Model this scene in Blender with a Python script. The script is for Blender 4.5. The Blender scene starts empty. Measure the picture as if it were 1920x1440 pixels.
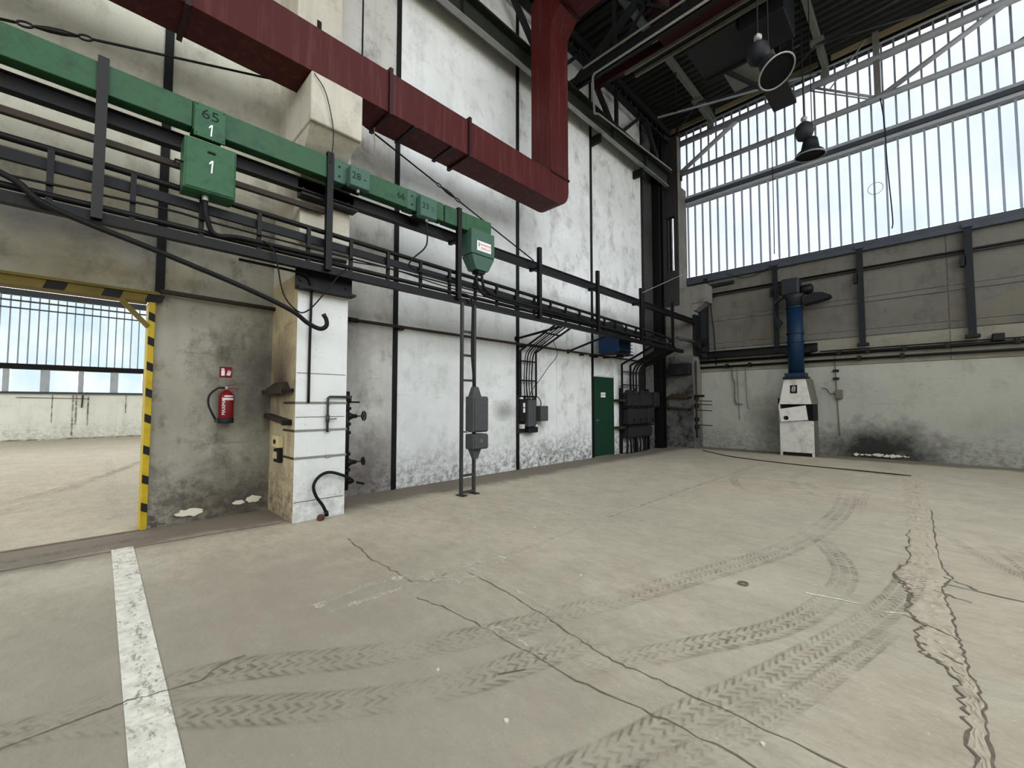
import bpy, bmesh, math, random
from mathutils import Vector, Matrix
random.seed(7)
R = math.radians
scene = bpy.context.scene
COL = scene.collection

# ---------------------------------------------------------------- camera
cam_d = bpy.data.cameras.new('camera')
cam_d.sensor_fit = 'HORIZONTAL'; cam_d.sensor_width = 36.0
cam_d.lens = 36.0 * 790.0 / 1920.0
cam_d.clip_start = 0.05; cam_d.clip_end = 400
cam = bpy.data.objects.new('camera', cam_d); COL.objects.link(cam)
cam.location = (6.772, 0.0, 1.5)
cam.rotation_euler = (R(90 + 2.75), 0, R(44.7))
scene.camera = cam

# ---------------------------------------------------------------- world: bright overcast sky
SKY = 1.0
world = bpy.data.worlds.new('overcast_sky'); scene.world = world; world.use_nodes = True
wn = world.node_tree; wn.nodes.clear()
wo = wn.nodes.new('ShaderNodeOutputWorld'); wb = wn.nodes.new('ShaderNodeBackground')
wc = wn.nodes.new('ShaderNodeTexCoord'); wz = wn.nodes.new('ShaderNodeTexNoise')
wz.inputs['Scale'].default_value = 2.6; wz.inputs['Detail'].default_value = 5
wr = wn.nodes.new('ShaderNodeValToRGB')
wr.color_ramp.elements[0].position = 0.35; wr.color_ramp.elements[0].color = (0.80, 0.89, 1.0, 1)
wr.color_ramp.elements[1].position = 0.62; wr.color_ramp.elements[1].color = (1.0, 1.0, 1.0, 1)
wn.links.new(wc.outputs['Generated'], wz.inputs['Vector'])
wn.links.new(wz.outputs['Fac'], wr.inputs['Fac'])
wn.links.new(wr.outputs['Color'], wb.inputs['Color'])
wb.inputs['Strength'].default_value = SKY
wn.links.new(wb.outputs['Background'], wo.inputs['Surface'])

def portal(name, loc, rot, sx, sy):
    l = bpy.data.lights.new(name, 'AREA'); l.shape = 'RECTANGLE'; l.size = sx; l.size_y = sy
    l.cycles.is_portal = True
    o = bpy.data.objects.new(name, l); COL.objects.link(o); o.location = loc; o.rotation_euler = rot
    return o
# sky portals in the openings (they guide the sampling of the sky, they add no light)
portal('sky_portal', (6.65, 15.6, 8.9), (R(-90), 0, 0), 13.2, 5.9)
portal('sky_portal', (13.45, 0.7, 8.4), (0, R(90), 0), 6.6, 29.0)
portal('sky_portal', (9.1, 3.7, 12.1), (0, 0, 0), 7.0, 7.4)
portal('sky_portal', (-10.0, 0.0, 7.85), (0, 0, 0), 3.4, 24.0)
portal('sky_portal', (6.65, -14.2, 8.1), (R(90), 0, 0), 13.2, 7.2)
portal('sky_portal', (-19.9, 0.0, 4.6), (0, R(-90), 0), 5.6, 30.0)
portal('sky_portal', (-9.9, -15.2, 4.0), (R(90), 0, 0), 19.0, 8.0)
portal('sky_portal', (-9.9, 15.2, 4.0), (R(-90), 0, 0), 19.0, 8.0)

vs = scene.view_settings
vs.view_transform = 'Standard'; vs.look = 'None'; vs.gamma = 1.0; vs.exposure = 2.08
vs.use_curve_mapping = False
scene.cycles.use_denoising = True; scene.cycles.use_adaptive_sampling = True; scene.cycles.adaptive_threshold = 0.04
scene.cycles.max_bounces = 6; scene.cycles.diffuse_bounces = 4
scene.cycles.sample_clamp_indirect = 6.0
scene.cycles.caustics_reflective = False; scene.cycles.caustics_refractive = False

# ---------------------------------------------------------------- materials
def lin(c):
    return tuple((x/255/12.92 if x/255 <= 0.04045 else ((x/255+0.055)/1.055)**2.4) for x in c) + (1,)

class NT:
    def __init__(s, name):
        s.m = bpy.data.materials.new(name); s.m.use_nodes = True
        s.t = s.m.node_tree; s.t.nodes.clear()
        s.out = s.t.nodes.new('ShaderNodeOutputMaterial')
        s.b = s.t.nodes.new('ShaderNodeBsdfPrincipled')
        s.t.links.new(s.b.outputs[0], s.out.inputs[0])
        g = s.t.nodes.new('ShaderNodeNewGeometry'); s.pos = g.outputs['Position']
    def n(s, typ, **kw):
        x = s.t.nodes.new(typ)
        for k, v in kw.items(): setattr(x, k, v)
        return x
    def l(s, a, b): s.t.links.new(a, b)
    def math(s, op, a, b=None, clamp=False):
        x = s.n('ShaderNodeMath', operation=op); x.use_clamp = clamp
        for i, v in enumerate((a, b)):
            if v is None: continue
            if isinstance(v, (int, float)): x.inputs[i].default_value = v
            else: s.l(v, x.inputs[i])
        return x.outputs[0]
    def noise(s, scale=1.0, stretch=(1, 1, 1), detail=6, rough=0.6, off=(0, 0, 0), vec=None):
        mp = s.n('ShaderNodeMapping'); mp.inputs['Scale'].default_value = stretch; mp.inputs['Location'].default_value = off
        s.l(vec or s.pos, mp.inputs['Vector'])
        x = s.n('ShaderNodeTexNoise'); x.inputs['Scale'].default_value = scale
        x.inputs['Detail'].default_value = detail; x.inputs['Roughness'].default_value = rough
        s.l(mp.outputs[0], x.inputs['Vector']); return x.outputs['Fac']
    def ramp(s, fac, p0, p1, c0=(0, 0, 0, 1), c1=(1, 1, 1, 1)):
        x = s.n('ShaderNodeValToRGB'); e = x.color_ramp.elements
        e[0].position = p0; e[0].color = c0; e[1].position = p1; e[1].color = c1
        s.l(fac, x.inputs['Fac']); return x.outputs['Color']
    def mix(s, fac, a, b):
        x = s.n('ShaderNodeMix', data_type='RGBA')
        for i, v in ((0, fac), (6, a), (7, b)):
            if isinstance(v, (int, float)): x.inputs[i].default_value = v
            elif isinstance(v, tuple): x.inputs[i].default_value = v
            else: s.l(v, x.inputs[i])
        return x.outputs[2]
    def xyz(s):
        x = s.n('ShaderNodeSeparateXYZ'); s.l(s.pos, x.inputs[0]); return x.outputs
    def bump(s, h, strength=0.3, dist=0.02):
        x = s.n('ShaderNodeBump'); x.inputs['Strength'].default_value = strength; x.inputs['Distance'].default_value = dist
        s.l(h, x.inputs['Height']); s.l(x.outputs[0], s.b.inputs['Normal'])
    def color(s, c):
        if isinstance(c, tuple): s.b.inputs['Base Color'].default_value = c
        else: s.l(c, s.b.inputs['Base Color'])
    def rough(s, v): s.b.inputs['Roughness'].default_value = v
    def metal(s, v): s.b.inputs['Metallic'].default_value = v

M = {}
def paint(name, c, rough=0.5, worn=None, amt=0.5, metal=0.0, scale=3.0, stretch=(1, 1, 1)):
    k = NT(name)
    c0 = lin(c)
    if worn is None: worn = tuple(int(x*0.6) for x in c)
    f = k.ramp(k.noise(scale, stretch, 8, 0.7), 0.5, 0.72)
    k.color(k.mix(k.math('MULTIPLY', f, amt), c0, lin(worn)))
    k.b.inputs['Specular IOR Level'].default_value = 0.22
    k.rough(rough); k.metal(metal); M[name] = k.m; return k

def plaster(name, base, grime, dark, amt=0.5, streak=0.5, low=0.6, seed=0.0, yellow=None, bump=0.35, patch=0.4):
    """old whitewashed plaster: cloudy grime, vertical run marks, flaking cracked zone by the floor"""
    k = NT(name); X = k.xyz()
    big = k.ramp(k.noise(0.55, (1, 1, 1.3), 5, 0.62, (seed, seed*2, 0)), 0.42, 0.72)
    mid = k.ramp(k.noise(2.2, (1, 1, 0.75), 7, 0.72, (0, seed, seed)), 0.50, 0.70)
    run = k.ramp(k.noise(3.2, (1.6, 1.6, 0.12), 6, 0.6, (seed, 0, 0)), 0.50, 0.72)
    c = k.mix(k.math('MULTIPLY', big, amt), lin(base), lin(grime))
    c = k.mix(k.math('MULTIPLY', run, streak*0.5), c, lin(grime))
    c = k.mix(k.math('MULTIPLY', mid, amt*patch*1.6), c, lin(dark))
    if yellow:
        yf = k.ramp(k.noise(0.8, (1, 1, 1), 5, 0.6, (seed+4, 3, 1)), 0.50, 0.68)
        c = k.mix(k.math('MULTIPLY', yf, 0.55), c, lin(yellow))
    # scuffs: short horizontal smears
    sc = k.ramp(k.noise(2.6, (0.35, 0.35, 2.2), 6, 0.75, (seed, 1, 5)), 0.60, 0.70)
    c = k.mix(k.math('MULTIPLY', sc, 0.45*amt), c, lin(dark))
    # flaking lower zone
    wob = k.math('MULTIPLY', k.noise(1.6, (1, 1, 1), 6, 0.7, (seed, 9, 2)), 1.1)
    zz = k.math('SUBTRACT', k.math('ADD', wob, 0.28), X[2])
    lowm = k.math('MULTIPLY', zz, 1.6, True)
    fl = k.ramp(k.noise(7.0, (1, 1, 1.2), 5, 0.75, (seed, 0, 3)), 0.44, 0.60)
    lw = k.math('MULTIPLY', k.math('MULTIPLY', lowm, fl), low)
    c = k.mix(lw, c, lin(dark))
    # fine specks
    sp = k.ramp(k.noise(26.0, (1, 1, 1), 3, 0.5), 0.66, 0.72)
    c = k.mix(k.math('MULTIPLY', sp, 0.3), c, lin(dark))
    k.color(c); k.rough(0.9)
    h = k.math('ADD', k.noise(5.0, (1, 1, 1), 6, 0.7), k.math('MULTIPLY', fl, k.math('MULTIPLY', lowm, 1.2)))
    k.bump(h, bump, 0.03)
    M[name] = k; return k

plaster('wall_white', (232, 235, 233), (196, 198, 194), (120, 116, 108), 0.5, 0.4, 0.75, 1.0)
plaster('wall_white_b', (236, 238, 236), (198, 200, 196), (112, 110, 104), 0.6, 0.4, 0.95, 5.0, patch=0.6)
plaster('wall_grey', (164, 161, 148), (122, 117, 103), (68, 62, 52), 0.8, 0.5, 0.9, 3.0, yellow=(164, 152, 116), patch=0.7)
plaster('wall_beige', (208, 206, 188), (174, 168, 148), (110, 103, 90), 0.65, 0.6, 0.0, 8.0, patch=0.5)
plaster('wall_mid', (200, 199, 192), (156, 153, 144), (88, 82, 76), 0.7, 0.6, 0.9, 41.0, patch=0.6)
plaster('back_mid', (140, 136, 122), (114, 110, 98), (68, 64, 56), 0.55, 0.5, 0.0, 44.0)
plaster('wall_soot', (112, 110, 105), (62, 60, 57), (22, 21, 21), 1.0, 0.9, 0.8, 11.0, patch=0.8)  # darkest wall plaster, for the far corner
plaster('back_low', (170, 170, 158), (140, 139, 128), (82, 80, 72), 0.45, 0.3, 0.5, 14.0, patch=0.35)
plaster('back_up', (106, 104, 95), (84, 82, 74), (46, 44, 40), 0.6, 0.6, 0.0, 17.0, yellow=(106, 97, 78), patch=0.5)
plaster('col_white', (224, 226, 223), (200, 202, 198), (150, 147, 140), 0.35, 0.3, 0.45, 21.0, patch=0.3, bump=0.2)
plaster('col_tan', (186, 172, 138), (142, 126, 98), (84, 70, 52), 0.8, 1.0, 0.7, 25.0, patch=0.5)
plaster('col_raw', (196, 190, 174), (162, 154, 138), (98, 90, 78), 0.55, 0.9, 0.0, 28.0, patch=0.45)
plaster('col_soot', (58, 56, 53), (36, 35, 34), (16, 16, 16), 0.9, 1.0, 0.5, 47.0)  # near-black plaster for the corner column's nearer faces
plaster('col_grey', (128, 125, 118), (92, 89, 82), (42, 40, 38), 0.8, 1.0, 0.7, 31.0)
plaster('hall_wall', (226, 226, 216), (196, 196, 184), (128, 122, 110), 0.4, 0.9, 0.4, 35.0, patch=0.3)

def stain_or_tone(k, pos, rad, c, strength, seed=0.0, ax=(1, 1, 1)):
    """one soot or damp patch with a ragged edge, at a place on the surface"""
    old = k.b.inputs['Base Color'].links[0].from_socket
    mp = k.n('ShaderNodeMapping'); mp.vector_type = 'POINT'
    sub = k.n('ShaderNodeVectorMath', operation='SUBTRACT'); k.l(k.pos, sub.inputs[0]); sub.inputs[1].default_value = pos
    mul = k.n('ShaderNodeVectorMath', operation='MULTIPLY'); k.l(sub.outputs[0], mul.inputs[0]); mul.inputs[1].default_value = ax
    ln = k.n('ShaderNodeVectorMath', operation='LENGTH'); k.l(mul.outputs[0], ln.inputs[0])
    d = k.math('ADD', ln.outputs['Value'], k.math('MULTIPLY', k.math('SUBTRACT', k.noise(2.5, (1, 1, 1), 8, 0.7, (seed, 0, 0)), 0.5), rad*1.3))
    f = k.math('SUBTRACT', 1.0, k.math('DIVIDE', d, rad), True)
    f = k.math('MULTIPLY', k.math('POWER', f, 0.8), strength, True)
    k.color(k.mix(f, old, lin(c)))

stain_or_tone(M['back_low'], (5.75, 15.44, 0.15), 1.3, (42, 41, 39), 1.25, 1, (0.75, 1, 1.2))
stain_or_tone(M['back_low'], (3.2, 15.44, 1.0), 0.9, (60, 58, 55), 0.6, 2)
stain_or_tone(M['wall_grey'], (0, 1.75, 1.9), 1.0, (70, 62, 52), 0.9, 3, (1, 1.3, 0.8))
stain_or_tone(M['wall_grey'], (0, 1.5, 0.1), 0.8, (74, 66, 56), 0.9, 4)
stain_or_tone(M['wall_grey'], (0, -0.3, 3.55), 0.9, (96, 94, 88), 0.9, 5, (1, 0.5, 1.6))
stain_or_tone(M['wall_mid'], (0, 3.3, 0.3), 1.1, (98, 90, 84), 0.9, 6)
stain_or_tone(M['wall_mid'], (0, 2.9, 2.3), 0.9, (120, 116, 110), 0.8, 16, (1, 1.5, 0.6))
stain_or_tone(M['col_tan'], (0.4, 1.88, 1.85), 0.7, (62, 50, 40), 1.0, 6, (1, 1, 1))
stain_or_tone(M['wall_white'], (0, 6.6, 1.35), 0.45, (150, 148, 144), 0.9, 9, (1, 1, 1.6))
stain_or_tone(M['wall_white_b'], (0, 10.9, 3.6), 0.8, (90, 88, 84), 0.5, 10)
stain_or_tone(M['wall_white_b'], (0, 11.9, 1.6), 0.9, (70, 68, 64), 0.8, 12, (1, 1.4, 0.8))

k = NT('concrete_floor'); X = k.xyz()
n1 = k.ramp(k.noise(0.35, (1, 1, 1), 8, 0.65), 0.38, 0.66)
n2 = k.ramp(k.noise(1.7, (1, 1, 1), 10, 0.75, (3, 1, 0)), 0.44, 0.70)
n3 = k.ramp(k.noise(9.0, (0.5, 1, 1), 8, 0.7), 0.42, 0.72)
c = k.mix(n1, lin((196, 186, 164)), lin((182, 172, 150)))
tint = k.ramp(k.noise(0.22, (1, 1, 1), 4, 0.5, (5, 2, 0)), 0.42, 0.60)
c = k.mix(k.math('MULTIPLY', tint, 0.6), c, lin((172, 168, 150)))
c = k.mix(k.math('MULTIPLY', n2, 0.7), c, lin((160, 149, 129)))
gr = k.ramp(k.noise(38.0, (0.4, 1, 1), 5, 0.75, (1, 7, 0)), 0.40, 0.66)
c = k.mix(k.math('MULTIPLY', gr, 0.30), c, lin((146, 137, 120)))
c = k.mix(k.math('MULTIPLY', n3, 0.45), c, lin((140, 130, 112)))
wet = k.ramp(k.noise(0.8, (1, 1, 1), 6, 0.6, (9, 4, 0)), 0.55, 0.75)
c = k.mix(k.math('MULTIPLY', wet, 0.35), c, lin((206, 197, 176)))
sp = k.ramp(k.noise(30.0, (1, 1, 1), 2, 0.5), 0.70, 0.74)
c = k.mix(k.math('MULTIPLY', sp, 0.5), c, lin((218, 214, 202)))
# darker brown strip along the two walls, with a ragged edge
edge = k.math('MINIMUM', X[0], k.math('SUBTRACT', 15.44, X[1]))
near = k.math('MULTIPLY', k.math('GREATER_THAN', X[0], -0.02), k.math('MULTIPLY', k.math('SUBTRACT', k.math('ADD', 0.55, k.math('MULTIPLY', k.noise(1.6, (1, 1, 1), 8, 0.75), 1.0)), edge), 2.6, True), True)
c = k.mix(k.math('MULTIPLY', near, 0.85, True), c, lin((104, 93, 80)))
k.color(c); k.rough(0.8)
stain_or_tone(k, (4.3, 0.5, 0), 2.8, (140, 134, 118), 0.75, 3)  # broad greyer patches that darken the near floor
stain_or_tone(k, (3.0, 1.0, 0), 1.6, (150, 141, 124), 0.6, 8)
stain_or_tone(k, (5.3, 0.8, 0), 1.5, (150, 142, 126), 0.6, 13)
k.bump(k.math('ADD', k.noise(14.0, (1, 1, 1), 6, 0.75), k.math('MULTIPLY', k.noise(60.0, (1, 1, 1), 3, 0.6), 0.3)), 0.5, 0.014)
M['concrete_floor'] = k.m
for key in list(M):
    if isinstance(M[key], NT): M[key] = M[key].m

paint('black_steel', (12, 11, 12), 0.5, (30, 27, 24), 0.5)
paint('joint_steel', (12, 12, 14), 0.6, (40, 37, 32), 0.4, stretch=(1, 1, 0.3))
paint('grey_steel', (62, 62, 62), 0.5, (44, 41, 38), 0.5)
paint('bright_steel', (150, 150, 146), 0.4, (96, 92, 84), 0.4, 0.4)
paint('post_grey', (42, 41, 40), 0.55, (30, 28, 26), 0.5)
paint('strap_grey', (132, 130, 124), 0.6, (92, 88, 80), 0.6)
paint('dark_cable', (16, 15, 16), 0.6, (34, 32, 31), 0.4)
paint('red_duct', (66, 13, 12), 0.6, (98, 54, 50), 0.6, scale=11.0, stretch=(1, 1, 0.07))
paint('red_girder', (42, 9, 11), 0.5, (32, 11, 12), 0.6)
paint('green_busway', (50, 86, 60), 0.5, (30, 50, 38), 0.6, scale=6.0)
paint('green_pale', (66, 96, 82), 0.5, (48, 72, 60), 0.5, scale=3)
paint('green_box', (52, 92, 64), 0.5, (26, 46, 34), 0.6, scale=5)
paint('green_door', (20, 56, 40), 0.45, (18, 42, 34), 0.5)
paint('green_beam', (40, 45, 36), 0.55, (28, 31, 26), 0.5)
paint('yellow_paint', (186, 160, 36), 0.5, (128, 108, 34), 0.55)
paint('yellow_dull', (112, 97, 42), 0.6, (78, 68, 38), 0.6)
paint('black_paint', (26, 26, 28), 0.6, (60, 56, 50), 0.4)
paint('blue_pipe', (14, 40, 64), 0.5, (12, 27, 42), 0.5, stretch=(1, 1, 0.2))
paint('blue_heater', (16, 46, 80), 0.5, (14, 32, 56), 0.5)
paint('navy', (18, 20, 24), 0.55, (26, 30, 28), 0.5)
paint('box_grey', (76, 78, 79), 0.5, (56, 55, 54), 0.5, scale=5)
paint('box_dark', (38, 38, 38), 0.6, (25, 25, 25), 0.6, scale=5)
paint('hood_white', (206, 204, 196), 0.6, (120, 116, 108), 0.6, scale=4)
paint('hood_side', (104, 102, 92), 0.6, (60, 56, 50), 0.6)
paint('soot_black', (24, 23, 24), 0.8, (44, 40, 38), 0.5)
paint('roof_deck', (52, 55, 55), 0.6, (32, 34, 34), 0.5, scale=1.2)
paint('roof_steel', (30, 32, 34), 0.6, (46, 46, 44), 0.4)
paint('purlin_grey', (112, 118, 112), 0.6, (78, 82, 76), 0.5)
paint('mullion_grey', (150, 160, 178), 0.5, (110, 118, 134), 0.4)
paint('window_steel', (66, 72, 80), 0.5, (46, 50, 56), 0.5)
paint('truss_grey', (168, 174, 182), 0.5, (120, 124, 130), 0.5)  # paler than the steel, window flare mixed into the colour
paint('fire_red', (118, 14, 24), 0.35, (96, 13, 20), 0.4)
paint('white_print', (236, 236, 232), 0.6, (214, 214, 208), 0.3)
paint('red_print', (188, 40, 44), 0.6, (170, 40, 44), 0.2)
paint('black_print', (20, 36, 28), 0.7, (20, 36, 28), 0.1)
paint('brown_steel', (54, 45, 37), 0.65, (34, 28, 23), 0.6)
paint('cream_box', (200, 184, 142), 0.6, (150, 132, 96), 0.6)
paint('crack_dark', (108, 98, 84), 0.95, (140, 130, 112), 0.8, scale=7)
paint('chalk', (214, 208, 194), 0.95, (176, 168, 152), 0.9, scale=9)
paint('patch_rough', (180, 170, 150), 0.95, (136, 126, 108), 0.8, scale=6)
paint('rust', (92, 54, 42), 0.8, (66, 40, 33), 0.6)
paint('copper_wire', (150, 120, 90), 0.6, (110, 90, 70), 0.4)
paint('sheet_grey', (36, 37, 40), 0.55, (26, 26, 28), 0.5)
paint('tan_board', (140, 130, 108), 0.8, (140, 120, 88), 0.5)
paint('plaster_flake', (222, 214, 194), 0.95, (186, 176, 152), 0.6, scale=8)

def worn_paint(name, c, c2, lo, hi, sc):
    k = NT(name)
    f = k.math('ADD', k.math('MULTIPLY', k.noise(sc, (0.35, 1, 1), 10, 0.8), 0.6), k.math('MULTIPLY', k.noise(sc*4, (0.6, 1, 1), 6, 0.8), 0.4))
    tr = k.n('ShaderNodeBsdfTransparent'); mx = k.n('ShaderNodeMixShader')
    k.l(k.ramp(f, lo, hi), mx.inputs[0]); k.l(tr.outputs[0], mx.inputs[1]); k.l(k.b.outputs[0], mx.inputs[2])
    k.l(mx.outputs[0], k.out.inputs[0]); k.color(k.mix(k.ramp(k.noise(12.0), 0.4, 0.7), lin(c), lin(c2))); k.rough(0.85)
    M[name] = k.m
worn_paint('line_paint', (232, 230, 216), (198, 194, 178), 0.38, 0.47, 9.0)
worn_paint('line_faint', (206, 202, 190), (188, 184, 172), 0.50, 0.60, 6.0)
worn_paint('chalk_worn', (208, 201, 184), (190, 182, 165), 0.45, 0.60, 9.0)
worn_paint('rust_faint', (150, 112, 92), (138, 104, 86), 0.48, 0.66, 3.0)
worn_paint('crack_soft', (96, 86, 72), (120, 109, 93), 0.36, 0.46, 5.0)
worn_paint('floor_dirt', (116, 106, 91), (134, 124, 106), 0.46, 0.68, 3.0)

def tread(name, c, bar, chev, dens):
    """dust print of a tyre: broken chevron bars across the strip, from the strip's own UV (u metres along, v across)"""
    k = NT(name)
    uv = k.n('ShaderNodeUVMap', uv_map='UVMap'); sp = k.n('ShaderNodeSeparateXYZ'); k.l(uv.outputs[0], sp.inputs[0])
    fu = k.n('ShaderNodeUVMap', uv_map='Fade'); fs = k.n('ShaderNodeSeparateXYZ'); k.l(fu.outputs[0], fs.inputs[0])
    u, v = sp.outputs[0], sp.outputs[1]
    wob = k.math('MULTIPLY', k.math('SUBTRACT', k.noise(6.0, (1, 1, 1), 4, 0.6), 0.5), 0.5)
    av = k.math('ABSOLUTE', k.math('SUBTRACT', v, 0.5))
    ph = k.math('ADD', k.math('ADD', k.math('MULTIPLY', u, bar), k.math('MULTIPLY', k.math('SINE', k.math('MULTIPLY', av, 9.0)), chev*0.4)), wob)
    w = k.math('ABSOLUTE', k.math('SUBTRACT', k.math('FRACT', ph), 0.5))
    w = k.ramp(k.math('ADD', w, k.math('MULTIPLY', k.math('SUBTRACT', k.noise(30.0, (1, 1, 1), 4, 0.7), 0.5), 0.6)), 0.22, 0.44)
    rib = k.ramp(k.math('ABSOLUTE', k.math('SUBTRACT', av, 0.20)), 0.02, 0.06)       # clean gap between the tread rows
    e = k.math('MULTIPLY', k.ramp(av, 0.36, 0.44), 0.55)                              # faint rim lines at the edges
    e2 = k.math('SUBTRACT', 1.0, k.ramp(k.math('ADD', av, k.math('MULTIPLY', wob, 0.12)), 0.42, 0.50))
    m = k.math('MULTIPLY', k.math('MAXIMUM', k.math('MULTIPLY', w, rib), e), e2)
    brk = k.math('MULTIPLY', k.ramp(k.noise(1.1, (1, 1, 1), 5, 0.7, (2, 0, 0)), 0.36, 0.62), k.ramp(k.noise(9.0, (1, 1, 1), 4, 0.7), 0.30, 0.62))
    t = fs.outputs[0]
    fd = k.math('MULTIPLY', k.math('MINIMUM', t, k.math('SUBTRACT', 1.0, t)), 7.0, True)
    f = k.math('MULTIPLY', k.math('MULTIPLY', k.math('MULTIPLY', m, brk), fd), dens, True)
    tr = k.n('ShaderNodeBsdfTransparent'); mx = k.n('ShaderNodeMixShader')
    k.l(f, mx.inputs[0]); k.l(tr.outputs[0], mx.inputs[1]); k.l(k.b.outputs[0], mx.inputs[2])
    k.l(mx.outputs[0], k.out.inputs[0]); k.color(lin(c)); k.rough(0.9); M[name] = k.m
tread('tyre_dust', (112, 103, 87), 15.0, 1.6, 0.85)
tread('tyre_dust_fine', (108, 99, 84), 20.0, 1.0, 0.85)

def glass(name, tint, tint2, rough, fac):
    k = NT(name)
    tr = k.n('ShaderNodeBsdfTransparent'); gl = k.n('ShaderNodeBsdfGlossy'); mx = k.n('ShaderNodeMixShader')
    f = k.ramp(k.noise(0.8, (1, 1, 0.8), 4, 0.55), 0.38, 0.68)
    k.l(k.mix(f, tint, tint2), tr.inputs['Color'])
    gl.inputs['Roughness'].default_value = rough; gl.inputs['Color'].default_value = (0.9, 0.95, 1, 1)
    mx.inputs[0].default_value = fac
    k.l(tr.outputs[0], mx.inputs[1]); k.l(gl.outputs[0], mx.inputs[2]); k.l(mx.outputs[0], k.out.inputs[0])
    M[name] = k.m
glass('channel_glass', (0.515, 0.525, 0.53, 1), (0.475, 0.495, 0.51, 1), 0.35, 0.03)
glass('hall_glass', (0.42, 0.475, 0.51, 1), (0.50, 0.515, 0.525, 1), 0.3, 0.03)

# ---------------------------------------------------------------- geometry helpers
def woff(o):
    v = Vector((0, 0, 0))
    while o is not None: v += o.location; o = o.parent
    return v

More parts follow.
